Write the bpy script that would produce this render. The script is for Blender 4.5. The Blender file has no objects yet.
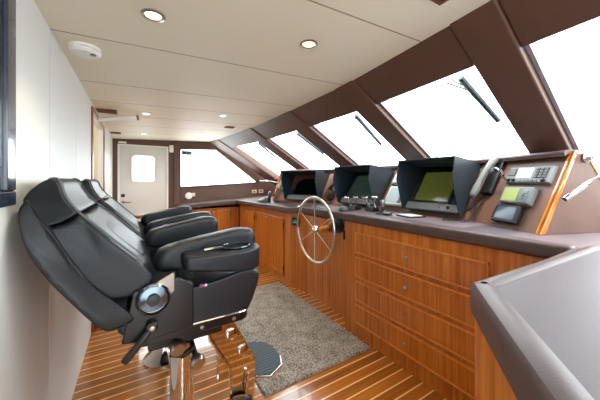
import bpy, bmesh, math, random
from mathutils import Vector, Matrix
random.seed(7)
S = bpy.context.scene
COL = S.collection
V = Vector
PI = math.pi

# ------------------------------------------------------------------ materials
def lin(c):
    return tuple(((x/255.0)/12.92 if x/255.0 <= 0.04045 else ((x/255.0+0.055)/1.055)**2.4) for x in c) + (1.0,)

def base(name):
    m = bpy.data.materials.new(name); m.use_nodes = True
    nt = m.node_tree
    return m, nt, nt.nodes['Principled BSDF']

def mat(name, c, rough=0.5, metal=0.0, coat=0.0, bump=0.0, bscale=200.0, var=0.0, vscale=6.0, spec=0.5, sheen=0.0):
    m, nt, b = base(name)
    b.inputs['Base Color'].default_value = lin(c)
    b.inputs['Roughness'].default_value = rough
    b.inputs['Metallic'].default_value = metal
    b.inputs['Coat Weight'].default_value = coat
    b.inputs['Coat Roughness'].default_value = 0.08
    b.inputs['Specular IOR Level'].default_value = spec
    if sheen: b.inputs['Sheen Weight'].default_value = sheen
    if bump or var:
        tc = nt.nodes.new('ShaderNodeTexCoord')
    if bump:
        n = nt.nodes.new('ShaderNodeTexNoise'); n.inputs['Scale'].default_value = bscale; n.inputs['Detail'].default_value = 3
        nt.links.new(tc.outputs['Object'], n.inputs['Vector'])
        bp = nt.nodes.new('ShaderNodeBump'); bp.inputs['Strength'].default_value = bump; bp.inputs['Distance'].default_value = 0.002
        nt.links.new(n.outputs['Fac'], bp.inputs['Height']); nt.links.new(bp.outputs['Normal'], b.inputs['Normal'])
    if var:
        n = nt.nodes.new('ShaderNodeTexNoise'); n.inputs['Scale'].default_value = vscale; n.inputs['Detail'].default_value = 4
        nt.links.new(tc.outputs['Object'], n.inputs['Vector'])
        mx = nt.nodes.new('ShaderNodeMixRGB')
        mx.inputs['Color1'].default_value = lin([x*(1-var) for x in c]); mx.inputs['Color2'].default_value = lin([min(255, x*(1+var)) for x in c])
        nt.links.new(n.outputs['Fac'], mx.inputs['Fac']); nt.links.new(mx.outputs['Color'], b.inputs['Base Color'])
    return m

def wood(name, c1, c2, scale=(45, 45, 1.6), rough=0.3, coat=0.35):
    m, nt, b = base(name)
    tc = nt.nodes.new('ShaderNodeTexCoord'); mp = nt.nodes.new('ShaderNodeMapping')
    mp.inputs['Scale'].default_value = scale
    nt.links.new(tc.outputs['Object'], mp.inputs['Vector'])
    n = nt.nodes.new('ShaderNodeTexNoise'); n.inputs['Scale'].default_value = 1.0; n.inputs['Detail'].default_value = 5; n.inputs['Distortion'].default_value = 0.4
    nt.links.new(mp.outputs['Vector'], n.inputs['Vector'])
    r = nt.nodes.new('ShaderNodeValToRGB')
    r.color_ramp.elements[0].position = 0.34; r.color_ramp.elements[0].color = lin(c1)
    r.color_ramp.elements[1].position = 0.68; r.color_ramp.elements[1].color = lin(c2)
    nt.links.new(n.outputs['Fac'], r.inputs['Fac']); nt.links.new(r.outputs['Color'], b.inputs['Base Color'])
    b.inputs['Roughness'].default_value = rough; b.inputs['Coat Weight'].default_value = coat; b.inputs['Coat Roughness'].default_value = 0.1
    return m

def floor_mat():
    m, nt, b = base('teak_and_holly')
    L = nt.links.new
    tc = nt.nodes.new('ShaderNodeTexCoord')
    sp = nt.nodes.new('ShaderNodeSeparateXYZ'); L(tc.outputs['Object'], sp.inputs[0])
    def mth(op, a, bv=None):
        n = nt.nodes.new('ShaderNodeMath'); n.operation = op
        for i, x in enumerate((a, bv)):
            if x is None: continue
            if isinstance(x, (int, float)): n.inputs[i].default_value = x
            else: L(x, n.inputs[i])
        return n.outputs[0]
    y = mth('DIVIDE', mth('SUBTRACT', sp.outputs['Y'], 0.010), 0.0755)
    fr = mth('FRACT', y); idx = mth('FLOOR', y)
    stripe = mth('LESS_THAN', fr, 0.115)
    mp = nt.nodes.new('ShaderNodeMapping'); mp.inputs['Scale'].default_value = (2.0, 60, 1)
    L(tc.outputs['Object'], mp.inputs['Vector'])
    n = nt.nodes.new('ShaderNodeTexNoise'); n.inputs['Scale'].default_value = 1.0; n.inputs['Detail'].default_value = 5
    L(mp.outputs['Vector'], n.inputs['Vector'])
    wn = nt.nodes.new('ShaderNodeTexWhiteNoise'); wn.noise_dimensions = '1D'; L(idx, wn.inputs['W'])
    f = mth('ADD', mth('MULTIPLY', n.outputs['Fac'], 0.75), mth('MULTIPLY', wn.outputs['Value'], 0.3))
    r = nt.nodes.new('ShaderNodeValToRGB')
    r.color_ramp.elements[0].position = 0.25; r.color_ramp.elements[0].color = lin((118, 62, 15))
    r.color_ramp.elements[1].position = 0.8; r.color_ramp.elements[1].color = lin((186, 110, 38))
    L(f, r.inputs['Fac'])
    mx = nt.nodes.new('ShaderNodeMixRGB'); mx.inputs['Color2'].default_value = lin((246, 198, 122))
    L(stripe, mx.inputs['Fac']); L(r.outputs['Color'], mx.inputs['Color1']); L(mx.outputs['Color'], b.inputs['Base Color'])
    b.inputs['Roughness'].default_value = 0.2; b.inputs['Coat Weight'].default_value = 0.6; b.inputs['Coat Roughness'].default_value = 0.06
    return m

def glass_mat():
    m = bpy.data.materials.new('window_glass'); m.use_nodes = True
    nt = m.node_tree; nt.nodes.clear()
    o = nt.nodes.new('ShaderNodeOutputMaterial'); mx = nt.nodes.new('ShaderNodeMixShader')
    t = nt.nodes.new('ShaderNodeBsdfTransparent'); t.inputs['Color'].default_value = (0.97, 0.985, 0.98, 1)
    g = nt.nodes.new('ShaderNodeBsdfGlossy'); g.inputs['Roughness'].default_value = 0.02
    mx.inputs[0].default_value = 0.035
    nt.links.new(t.outputs[0], mx.inputs[1]); nt.links.new(g.outputs[0], mx.inputs[2])
    nt.links.new(mx.outputs[0], o.inputs[0])
    return m

def emit(name, c, s):
    m, nt, b = base(name)
    b.inputs['Base Color'].default_value = lin(c)
    b.inputs['Emission Color'].default_value = lin(c); b.inputs['Emission Strength'].default_value = s*0.3
    b.inputs['Roughness'].default_value = 0.15
    return m

M = dict(
    floor=floor_mat(), glass=glass_mat(),
    ceiling=mat('cream_headliner', (232, 225, 203), 0.55, bump=0.05, bscale=300),
    seam=mat('headliner_seam', (166, 152, 124), 0.6),
    white=mat('white_wall_panel', (214, 215, 212), 0.5),
    groove=mat('wall_panel_joint', (196, 195, 190), 0.5),
    door=mat('white_door_paint', (212, 208, 203), 0.3, coat=0.2),
    beige=mat('beige_passage_paint', (214, 205, 188), 0.5),
    brown=mat('brown_leather_lining', (92, 63, 50), 0.5, bump=0.25, bscale=350, var=0.06),
    crease=mat('dark_seam', (48, 36, 34), 0.6),
    lilac=mat('grey_window_frame', (150, 146, 156), 0.4),
    top=mat('brown_leather_worktop', (86, 75, 79), 0.5, bump=0.3, bscale=420, var=0.05, spec=0.35),
    edge=mat('brown_leather_edge', (80, 62, 60), 0.42, bump=0.25, bscale=420, spec=0.4),
    wood=wood('teak_cabinet', (156, 80, 18), (198, 118, 40)),
    wood2=wood('teak_light_panel', (176, 94, 28), (208, 128, 48)),
    bead=wood('teak_bead', (196, 112, 42), (222, 142, 64)),
    dark_wood=wood('dark_wood_trim', (112, 58, 28), (140, 76, 38)),
    orange=wood('varnished_orange_trim', (178, 94, 22), (208, 120, 38), scale=(20, 20, 4), rough=0.12, coat=0.8),
    leather=mat('black_leather', (14, 20, 27), 0.38, bump=0.3, bscale=500, spec=0.42),
    leather2=mat('black_leather_side', (12, 17, 23), 0.42, bump=0.3, bscale=500, spec=0.5),
    stitch=mat('grey_stitching', (74, 78, 84), 0.6),
    black=mat('black_plastic', (18, 19, 21), 0.35),
    blackm=mat('black_powder_coat', (14, 15, 17), 0.3),
    chrome=mat('polished_steel', (222, 222, 220), 0.06, 1.0),
    dsteel=mat('dark_polished_face', (92, 104, 118), 0.12, 1.0),
    bsteel=mat('satin_bracket', (150, 142, 132), 0.4, 1.0),
    vent_wood=mat('brown_vent_wood', (112, 62, 40), 0.65, spec=0.2),
    film=mat('grey_film', (122, 140, 142), 0.5),
    steel=mat('brushed_steel', (188, 184, 176), 0.28, 1.0),
    grey=mat('grey_plastic', (112, 116, 118), 0.4),
    lgrey=mat('light_grey_plastic', (118, 122, 121), 0.5),
    rubber=mat('grey_rubber_tread', (66, 76, 84), 0.55),
    hood=mat('dark_blue_hood_vinyl', (28, 37, 45), 0.45, bump=0.15, bscale=400),
    hood_in=mat('dark_hood_lining', (22, 36, 48), 0.6),
    bezel=mat('grey_monitor_bezel', (120, 124, 126), 0.35),
    scr_black=mat('dark_glass_screen', (8, 12, 14), 0.08),
    scr_green=emit('dim_green_screen', (52, 70, 62), 0.25),
    scr_chart=emit('chart_screen', (92, 98, 44), 0.25),
    scr_grey=emit('pale_lcd', (176, 184, 188), 0.35),
    scr_yel=emit('yellow_green_lcd', (158, 166, 104), 0.3),
    scr_blue=emit('blue_grey_lcd', (70, 84, 98), 0.15),
    scr_pale=emit('pale_blue_lcd', (178, 192, 196), 0.3),
    led=emit('green_led', (60, 190, 160), 1.2),
    red=mat('red_plastic', (200, 40, 40), 0.4),
    blue=mat('blue_plastic', (40, 70, 150), 0.4),
    wplastic=mat('white_plastic', (236, 234, 228), 0.4),
    pink=mat('pinkish_plate', (226, 200, 190), 0.4),
    mirror=mat('mirror_glass', (205, 210, 212), 0.02, 1.0),
    navy=mat('dark_blue_frame', (34, 42, 62), 0.25, coat=0.4),
    bulb=emit('warm_bulb', (255, 214, 150), 9.0),
    bulbw=emit('white_bulb', (255, 244, 226), 7.0),
    star=emit('lit_lamp', (255, 226, 180), 25.0),
    wiper=mat('wiper_metal', (40, 52, 60), 0.4, 0.3),
    paper=mat('white_paper', (150, 152, 152), 0.7),
)
def rug_mat():
    m, nt, b = base('grey_carpet')
    tc = nt.nodes.new('ShaderNodeTexCoord')
    n = nt.nodes.new('ShaderNodeTexNoise'); n.inputs['Scale'].default_value = 85; n.inputs['Detail'].default_value = 2
    n2 = nt.nodes.new('ShaderNodeTexNoise'); n2.inputs['Scale'].default_value = 9; n2.inputs['Detail'].default_value = 3
    for q in (n, n2): nt.links.new(tc.outputs['Object'], q.inputs['Vector'])
    ad = nt.nodes.new('ShaderNodeMath'); ad.operation = 'MULTIPLY_ADD'; ad.inputs[1].default_value = 0.35
    nt.links.new(n2.outputs['Fac'], ad.inputs[0]); nt.links.new(n.outputs['Fac'], ad.inputs[2])
    r = nt.nodes.new('ShaderNodeValToRGB')
    r.color_ramp.elements[0].position = 0.5; r.color_ramp.elements[0].color = lin((92, 84, 76))
    r.color_ramp.elements[1].position = 0.88; r.color_ramp.elements[1].color = lin((186, 177, 166))
    nt.links.new(ad.outputs[0], r.inputs['Fac']); nt.links.new(r.outputs['Color'], b.inputs['Base Color'])
    b.inputs['Roughness'].default_value = 0.95; b.inputs['Specular IOR Level'].default_value = 0.1
    return m
M['rug'] = rug_mat()

# ------------------------------------------------------------------ geometry helpers
WL = {}
def new(): return bmesh.new()

def thing(name, label, cat, loc=(0, 0, 0), group=None):
    o = bpy.data.objects.new(name, None); COL.objects.link(o)
    o.empty_display_size = 0.05
    o.location = loc; WL[o.name] = V(loc)
    o['label'] = label; o['category'] = cat
    if group: o['group'] = group
    return o

def tag(o, label, cat, group=None):
    o['label'] = label; o['category'] = cat
    if group: o['group'] = group
    return o

def struct(o, label=None):
    o['kind'] = 'structure'
    if label: o['label'] = label
    return o

def obj(name, bm, m, parent=None, bevel=0.0, seg=2, smooth=True, sub=0, local=False, recentre=True):
    bmesh.ops.recalc_face_normals(bm, faces=bm.faces)
    me = bpy.data.meshes.new(name)
    if parent is not None:
        if not local: bmesh.ops.translate(bm, verts=bm.verts, vec=-WL[parent.name])
        w = WL[parent.name]
        loc = V((0, 0, 0))
    else:
        loc = V((0, 0, 0))
        if recentre and len(bm.verts):
            xs = [v.co for v in bm.verts]
            loc = V(((min(p.x for p in xs)+max(p.x for p in xs))/2, (min(p.y for p in xs)+max(p.y for p in xs))/2, min(p.z for p in xs)))
            bmesh.ops.translate(bm, verts=bm.verts, vec=-loc)
        w = loc
    bm.to_mesh(me); bm.free()
    me.materials.append(M[m] if isinstance(m, str) else m)
    o = bpy.data.objects.new(name, me); COL.objects.link(o)
    o.location = loc; o.parent = parent; WL[o.name] = V(w)
    if sub:
        d = o.modifiers.new('sub', 'SUBSURF'); d.levels = sub; d.render_levels = sub
    if bevel:
        d = o.modifiers.new('bev', 'BEVEL'); d.width = bevel; d.segments = seg; d.limit_method = 'ANGLE'; d.angle_limit = math.radians(40)
    if smooth:
        for p in me.polygons: p.use_smooth = True
        if not sub:
            bm2 = bmesh.new(); bm2.from_mesh(me)
            for e in bm2.edges:
                if len(e.link_faces) == 2 and e.calc_face_angle(0) > math.radians(35): e.smooth = False
            bm2.to_mesh(me); bm2.free()
            if bevel:
                for e in me.edges: e.use_edge_sharp = False
                wn = o.modifiers.new('wn', 'WEIGHTED_NORMAL'); wn.keep_sharp = False
    return o

def hexa(bm, p):           # 8 points: bottom ring, top ring
    vs = [bm.verts.new(q) for q in p]
    for f in ((0, 1, 2, 3), (4, 5, 6, 7), (0, 1, 5, 4), (1, 2, 6, 5), (2, 3, 7, 6), (3, 0, 4, 7)):
        bm.faces.new([vs[i] for i in f])

def box(bm, x0, x1, y0, y1, z0, z1):
    hexa(bm, [(x0, y0, z0), (x1, y0, z0), (x1, y1, z0), (x0, y1, z0), (x0, y0, z1), (x1, y0, z1), (x1, y1, z1), (x0, y1, z1)])

def obox(bm, o, ex, ey, ez):
    o, ex, ey, ez = V(o), V(ex), V(ey), V(ez)
    hexa(bm, [o, o+ex, o+ex+ey, o+ey, o+ez, o+ex+ez, o+ex+ey+ez, o+ey+ez])

def prism(bm, pts, vec):
    a = [bm.verts.new(p) for p in pts]; b = [bm.verts.new(V(p)+V(vec)) for p in pts]
    bm.faces.new(a); bm.faces.new(b); n = len(a)
    for i in range(n): bm.faces.new((a[i], a[(i+1) % n], b[(i+1) % n], b[i]))

def plate_hole(bm, outer, inner, vec):
    es = []
    for ring in (outer, inner):
        vs = [bm.verts.new(p) for p in ring]
        for i in range(len(vs)): es.append(bm.edges.new((vs[i], vs[(i+1) % len(vs)])))
    r = bmesh.ops.triangle_fill(bm, edges=es, use_beauty=True)
    fs = [g for g in r['geom'] if isinstance(g, bmesh.types.BMFace)]
    ex = bmesh.ops.extrude_face_region(bm, geom=fs)
    bmesh.ops.translate(bm, verts=[g for g in ex['geom'] if isinstance(g, bmesh.types.BMVert)], vec=vec)

def rrect(x0, x1, z0, z1, r, n=5):
    out = []
    for cx, cz, a0 in ((x1-r, z1-r, 0), (x0+r, z1-r, 90), (x0+r, z0+r, 180), (x1-r, z0+r, 270)):
        for i in range(n+1):
            a = math.radians(a0+90*i/n); out.append((cx+r*math.cos(a), cz+r*math.sin(a)))
    return out

def loft(bm, rings, cap=True, closed=False):
    R = [[bm.verts.new(p) for p in ring] for ring in rings]
    n = len(R[0]); k = len(R)
    for i in range(k if closed else k-1):
        a, b = R[i], R[(i+1) % k]
        for j in range(n): bm.faces.new((a[j], a[(j+1) % n], b[(j+1) % n], b[j]))
    if cap and not closed:
        bm.faces.new(R[0]); bm.faces.new(R[-1])

def frame_of(d):
    d = V(d).normalized()
    u = d.cross(V((0, 0, 1)))
    if u.length < 1e-3: u = V((1, 0, 0))
    u.normalize(); return u, d.cross(u).normalized()

def tube(bm, pts, r, n=10, closed=False):
    pts = [V(p) for p in pts]; k = len(pts); rings = []
    u = None
    for i, p in enumerate(pts):
        d = (pts[(i+1) % k]-pts[i-1]) if closed else (pts[min(i+1, k-1)]-pts[max(i-1, 0)])
        d.normalize()
        if u is None: u, _ = frame_of(d)
        u = (u-d*u.dot(d)).normalized(); w = d.cross(u)
        rr = r[i] if isinstance(r, (list, tuple)) else r
        rings.append([p+u*rr*math.cos(2*PI*j/n)+w*rr*math.sin(2*PI*j/n) for j in range(n)])
    loft(bm, rings, closed=closed)

def lathe(bm, prof, o, axis, n=28):
    u, w = frame_of(axis); a = V(axis).normalized(); o = V(o)
    loft(bm, [[o+a*h+u*r*math.cos(2*PI*j/n)+w*r*math.sin(2*PI*j/n) for j in range(n)] for r, h in prof])

def ball(bm, c, r, sc=(1, 1, 1), n=14):
    m = Matrix.Translation(V(c)) @ Matrix.Diagonal((sc[0]*r, sc[1]*r, sc[2]*r, 1))
    bmesh.ops.create_uvsphere(bm, u_segments=n, v_segments=max(6, n//2+2), radius=1, matrix=m)

def spline(pts, n=8):
    pts = [V(p) for p in pts]; out = []
    for i in range(len(pts)-1):
        p0, p1, p2, p3 = pts[max(i-1, 0)], pts[i], pts[i+1], pts[min(i+2, len(pts)-1)]
        for j in range(n):
            t = j/n
            out.append(0.5*((2*p1)+(p2-p0)*t+(2*p0-5*p1+4*p2-p3)*t*t+(3*p1-p0-3*p2+p3)*t**3))
    out.append(pts[-1]); return out

def helix(path, r, turns):
    L = [0]
    for i in range(1, len(path)): L.append(L[-1]+(path[i]-path[i-1]).length)
    N = turns*8; out = []; j = 0
    for i in range(N+1):
        s = L[-1]*i/N
        while j < len(L)-2 and L[j+1] < s: j += 1
        t = (s-L[j])/max(1e-9, L[j+1]-L[j]); p = path[j].lerp(path[j+1], t)
        u, w = frame_of(path[j+1]-path[j]); a = 2*PI*turns*i/N
        out.append(p+u*r*math.cos(a)+w*r*math.sin(a))
    return out

# ------------------------------------------------------------------ room shell
XL, YF, YN = -0.33, 5.26, -1.05
def ceil_z(x): return 1.98+0.0385*(x-XL)
XT = [(-1.2, 1.08), (-0.4, 1.13), (0.62, 1.262), (1.61, 1.385), (2.63, 1.40), (3.71, 1.372), (4.85, 1.235), (5.3, 1.16)]
def xtop(y):
    for (a, xa), (b, xb) in zip(XT, XT[1:]):
        if y <= b: return xa+(xb-xa)*(y-a)/(b-a)
    return XT[-1][1]
K = 1.65
NRM = V((1, 0, K)).normalized()
def ws(y, z, off=0.0):
    x = xtop(y); return V((x+K*(ceil_z(x)-z), y, z))+NRM*off

bm = new(); box(bm, -1.7, 3.1, YN-0.1, YF+0.1, -0.06, 0.0)
struct(obj('floor', bm, 'floor', recentre=False, smooth=False), 'glossy teak floor with pale inlaid strips')

# ceiling: one cream panel per strip, with open joints under a backing
seams = [YN-0.1, -0.35, 0.89, 1.61, 2.32, 2.84, 3.39, 3.95, 4.56, YF+0.05]
bm = new()
for y0, y1 in zip(seams, seams[1:]):
    ys = [y0+0.004, (y0+y1)/2, y1-0.004]
    pts = [(-1.7, ys[0], ceil_z(-1.7))]+[(xtop(y)+0.02, y, ceil_z(xtop(y)+0.02)) for y in ys]+[(-1.7, ys[2], ceil_z(-1.7))]
    prism(bm, pts, (0, 0, 0.02))
bs = new()
for y in seams[1:-1]:
    x1 = xtop(y); prism(bs, [(XL, y-0.004, ceil_z(XL)-0.0008), (x1, y-0.004, ceil_z(x1)-0.0008), (x1, y+0.004, ceil_z(x1)-0.0008), (XL, y+0.004, ceil_z(XL)-0.0008)], (0, 0, 0.015))
cl = struct(obj('ceiling', bm, 'ceiling', recentre=False, smooth=False), 'cream panelled cabin ceiling with fine joints')
obj('joint_strip', bs, 'seam', cl, smooth=False)
bm = new(); ys = [YN-0.1+i*(YF-YN+0.2)/16 for i in range(17)]
prism(bm, [(-1.7, ys[0], ceil_z(-1.7)+0.012)]+[(xtop(y)+0.03, y, ceil_z(xtop(y))+0.012) for y in ys]+[(-1.7, ys[-1], ceil_z(-1.7)+0.012)], (0, 0, 0.06))
obj('joint_backing', bm, 'seam', cl, smooth=False)

# left bulkhead, panelled, with an open doorway
bm = new(); g = new()
DY0, DY1, DZ = 2.93, 3.86, 1.895
for y0, y1 in ((YN, 0.95), (0.95, 1.6), (1.6, 2.22), (2.22, DY0), (DY1, YF)):
    box(bm, XL-0.05, XL, y0+0.002, y1-0.002, 0, ceil_z(XL)+0.01)
box(bm, XL-0.05, XL, DY0, DY1, DZ, ceil_z(XL)+0.01)
wl = struct(obj('wall_left', bm, 'white', recentre=False, smooth=False), 'white panelled bulkhead along the left side')
box(g, XL-0.07, XL-0.004, YN, DY0-0.01, 0, 1.97)
obj('joint_backing', g, 'groove', wl, smooth=False)
bm = new(); box(bm, -1.7, XL-0.05, DY1+0.04, DY1+0.1, 0, 2.0); box(bm, -1.7, XL-0.05, DY0-0.5, DY0-0.42, 0, 2.0); box(bm, -1.7, -1.62, DY0-0.5, DY1+0.1, 0, 2.0)
struct(obj('wall_passage', bm, 'beige', recentre=False, smooth=False), 'beige walls of the passage beyond the doorway')
bm = new(); w = 0.045
box(bm, XL+0.0005, XL+0.012, DY0-w, DY0+0.002, 0, DZ+w)
box(bm, XL+0.0005, XL+0.012, DY1-0.002, DY1+w, 0, DZ+w)
box(bm, XL+0.0005, XL+0.012, DY0+0.002, DY1-0.002, DZ-0.002, DZ+w)
struct(obj('trim_1', bm, 'dark_wood', bevel=0.004), 'dark wood frame of the open doorway')

# far wall with side window opening
WINP = [(0.686, 1.195), (2.150, 1.279), (1.318, 1.897), (0.686, 1.872)]
T = 0.09
def fy(p): return (p[0], YF, p[1])
bm = new()
for poly in ([(0.48, 0), (3.05, 0), (3.05, 1.32), (2.40, 1.30), (2.150, 1.279), (0.686, 1.195), (0.48, 1.19)],
             [(0.48, 1.19), (0.686, 1.195), (0.686, 1.872), (0.686, 2.12), (0.48, 2.12)],
             [(0.686, 1.872), (1.318, 1.897), (1.42, 2.12), (0.686, 2.12)],
             [(1.318, 1.897), (2.150, 1.279), (2.40, 1.296), (1.30, 2.12), (1.18, 2.12)],
             [(XL, 0), (-0.262, 0), (-0.262, 2.1), (XL, 2.1)],
             [(-0.262, 1.905), (0.48, 1.905), (0.48, 2.12), (-0.262, 2.1)]):
    prism(bm, [fy(p) for p in poly], (0, T, 0))
struct(obj('wall_far', bm, 'brown', recentre=False, smooth=False), 'brown leather lined far wall with side window')
bm = new(); box(bm, 0.565, 0.655, YF-0.035, YF-0.002, 0.0, 2.02)
struct(obj('trim_2', bm, 'brown', bevel=0.012), 'padded brown post beside the white door')
bm = new(); tube(bm, [(0.67, YF-0.012, 1.185), (0.67, YF-0.012, 1.885), (1.322, YF-0.012, 1.911), (2.18, YF-0.012, 1.272), (0.67, YF-0.012, 1.185)], 0.014, 8)
struct(obj('trim_3', bm, 'brown'), 'padded bead around the side window')
w6 = thing('window_6', 'five sided side window in the far wall', 'window', (1.3, YF+0.06, 1.2)); struct(w6); del w6['category']
bm = new(); prism(bm, [(p[0], YF+0.062, p[1]) for p in WINP], (0, 0.008, 0)); obj('pane', bm, 'glass', w6, smooth=False)

# white door in far wall
d1 = thing('door_1', 'white door with a rounded window in the far wall', 'door', (0.11, YF+0.02, 0)); struct(d1); del d1['category']
bm = new(); plate_hole(bm, [(-0.258, YF+0.005, 0.012), (0.476, YF+0.005, 0.012), (0.476, YF+0.005, 1.9), (-0.258, YF+0.005, 1.9)],
                       [(x, YF+0.005, z) for x, z in rrect(-0.058, 0.258, 1.29, 1.72, 0.05)], (0, 0.05, 0))
obj('panel', bm, 'door', d1, smooth=False)
bm = new(); rr = [V((x, YF-0.004, z)) for x, z in rrect(-0.068, 0.268, 1.28, 1.73, 0.06)]; tube(bm, rr, 0.011, 8, closed=True); obj('window_rim', bm, 'wplastic', d1)
bm = new(); prism(bm, [(x, YF+0.03, z) for x, z in rrect(-0.058, 0.258, 1.29, 1.72, 0.05)], (0, 0.006, 0)); obj('pane', bm, 'glass', d1, smooth=False)
bm = new(); lathe(bm, [(0.0, 0), (0.03, 0), (0.03, 0.012), (0.012, 0.016), (0.0, 0.016)], (-0.188, YF+0.004, 1.062), (0, -1, 0), 20); obj('lock', bm, 'black', d1)
bm = new(); lathe(bm, [(0.0, 0), (0.022, 0), (0.022, 0.01), (0.01, 0.012), (0.01, 0.05), (0.0, 0.05)], (-0.185, YF+0.004, 0.955), (0, -1, 0), 16)
tube(bm, [(-0.185, YF-0.045, 0.955), (-0.12, YF-0.045, 0.95), (-0.07, YF-0.04, 0.945)], [0.011, 0.010, 0.007], 8); obj('handle', bm, 'grey', d1)
bm = new()
for x0, x1, z0, z1 in ((-0.262, -0.235, 0, 1.905), (0.45, 0.48, 0, 1.905), (-0.235, 0.45, 1.88, 1.905)): box(bm, x0, x1, YF-0.008, YF+0.003, z0, z1)
obj('door_frame', bm, 'wplastic', d1, bevel=0.003)

# near wall behind the camera: unseen window and door, glazing enlarged to let in more light
bm = new()
box(bm, XL, -0.2, YN-0.08, YN, 0, 2.05); box(bm, -0.2, 0.5, YN-0.08, YN, 0, 0.10); box(bm, -0.2, 0.5, YN-0.08, YN, 1.9, 2.05); box(bm, 0.5, 0.65, YN-0.08, YN, 0, 2.05)
prism(bm, [(0.65, YN, 0), (3.05, YN, 0), (3.05, YN, 1.1), (2.05, YN, 1.2), (0.65, YN, 1.16)], (0, -0.08, 0))
prism(bm, [(0.65, YN, 1.9), (1.15, YN, 1.9), (1.15, YN, 2.1), (0.65, YN, 2.1)], (0, -0.08, 0))
prism(bm, [(1.15, YN, 1.9), (2.05, YN, 1.2), (2.35, YN, 1.2), (1.15, YN, 2.1)], (0, -0.08, 0))
struct(obj('wall_near', bm, 'brown', recentre=False, smooth=False), 'brown lined wall behind the viewer')
bm = new(); prism(bm, [(0.65, YN-0.05, 1.16), (2.05, YN-0.05, 1.2), (1.15, YN-0.05, 1.9), (0.65, YN-0.05, 1.9)], (0, 0.006, 0)); box(bm, -0.2, 0.5, YN-0.05, YN-0.044, 0.10, 1.9)
struct(obj('window_7', bm, 'glass', recentre=False, smooth=False), 'unseen glazing behind the viewer, enlarged to brighten the room')

# raked windscreen: mullions, headers, panes
MUL = [(-0.52, -0.28), (0.52, 0.725), (1.50, 1.725), (2.495, 2.765), (3.585, 3.845), (4.84, 5.20)]
ZB = 1.10
bm = new()
tn = 10
for i, (a, b) in enumerate(MUL):
    bm = new()
    zt = ceil_z(xtop((a+b)/2))+0.005
    za = 1.16
    lo = [ws(a, za, -0.012), ws(b, za, -0.012), ws(b, za, 0.10), ws(a, za, 0.10)]
    hi = [ws(a, zt, -0.012), ws(b, zt, -0.012), ws(b, zt, 0.10), ws(a, zt, 0.10)]
    hexa(bm, lo+hi)
    struct(obj('trim_%d' % (4+i), bm, 'brown', bevel=0.012, recentre=False), 'raked brown padded post between windscreen panes, number %d' % (i+1))
    if i < 5:
        bm = new(); y = a-0.004
        hexa(bm, [ws(y-0.018, 1.16, 0.03), ws(y, 1.16, 0.03), ws(y, 1.16, 0.10), ws(y-0.018, 1.16, 0.10), ws(y-0.018, zt, 0.03), ws(y, zt, 0.03), ws(y, zt, 0.10), ws(y-0.018, zt, 0.10)])
        struct(obj('trim_%d' % (20+i), bm, 'lilac', recentre=False, smooth=False), 'grey glazing frame beside a windscreen post')
HB = 1.898
bays = list(zip(MUL, MUL[1:]))+[((-1.15, -1.05), MUL[0])]
for i, (m0, m1) in enumerate(bays):
    a, b = m0[1]+0.002, m1[0]-0.002
    bm = new(); n = 6
    za, zb = ceil_z(xtop(a))+0.003, ceil_z(xtop(b))+0.003
    hexa(bm, [ws(a, HB), ws(b, HB), ws(b, HB, 0.09), ws(a, HB, 0.09), ws(a, za), ws(b, zb), ws(b, zb, 0.09), ws(a, za, 0.09)])
    struct(obj('trim_%d' % (10+i), bm, 'brown', bevel=0.008, recentre=False), 'brown padded header panel over a windscreen pane')
    wn = thing('window_%d' % (i+1), 'raked windscreen pane', 'window', ws((a+b)/2, 1.5, 0.06)); struct(wn); del wn['category']
    bm = new(); a2, b2 = a-0.02, b+0.02
    hexa(bm, [ws(a2, ZB, 0.07), ws(b2, ZB, 0.07), ws(b2, ZB, 0.078), ws(a2, ZB, 0.078), ws(a2, HB+0.03, 0.07), ws(b2, HB+0.03, 0.07), ws(b2, HB+0.03, 0.078), ws(a2, HB+0.03, 0.078)])
    obj('pane', bm, 'glass', wn, smooth=False)
bm = new(); hexa(bm, [ws(1.1, 1.05, 0), ws(5.2, 1.05, 0), ws(5.2, 1.05, 0.06), ws(1.1, 1.05, 0.06), ws(1.1, 1.34, 0), ws(5.2, 1.34, 0), ws(5.2, 1.34, 0.06), ws(1.1, 1.34, 0.06)])
struct(obj('trim_30', bm, 'brown', recentre=False), 'brown lined sill along the foot of the windscreen')
bm = new(); box(bm, 3.0, 3.08, YN, YF, 0, 1.12); struct(obj('wall_front', bm, 'brown', recentre=False, smooth=False), 'low front wall under the windscreen')

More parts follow.
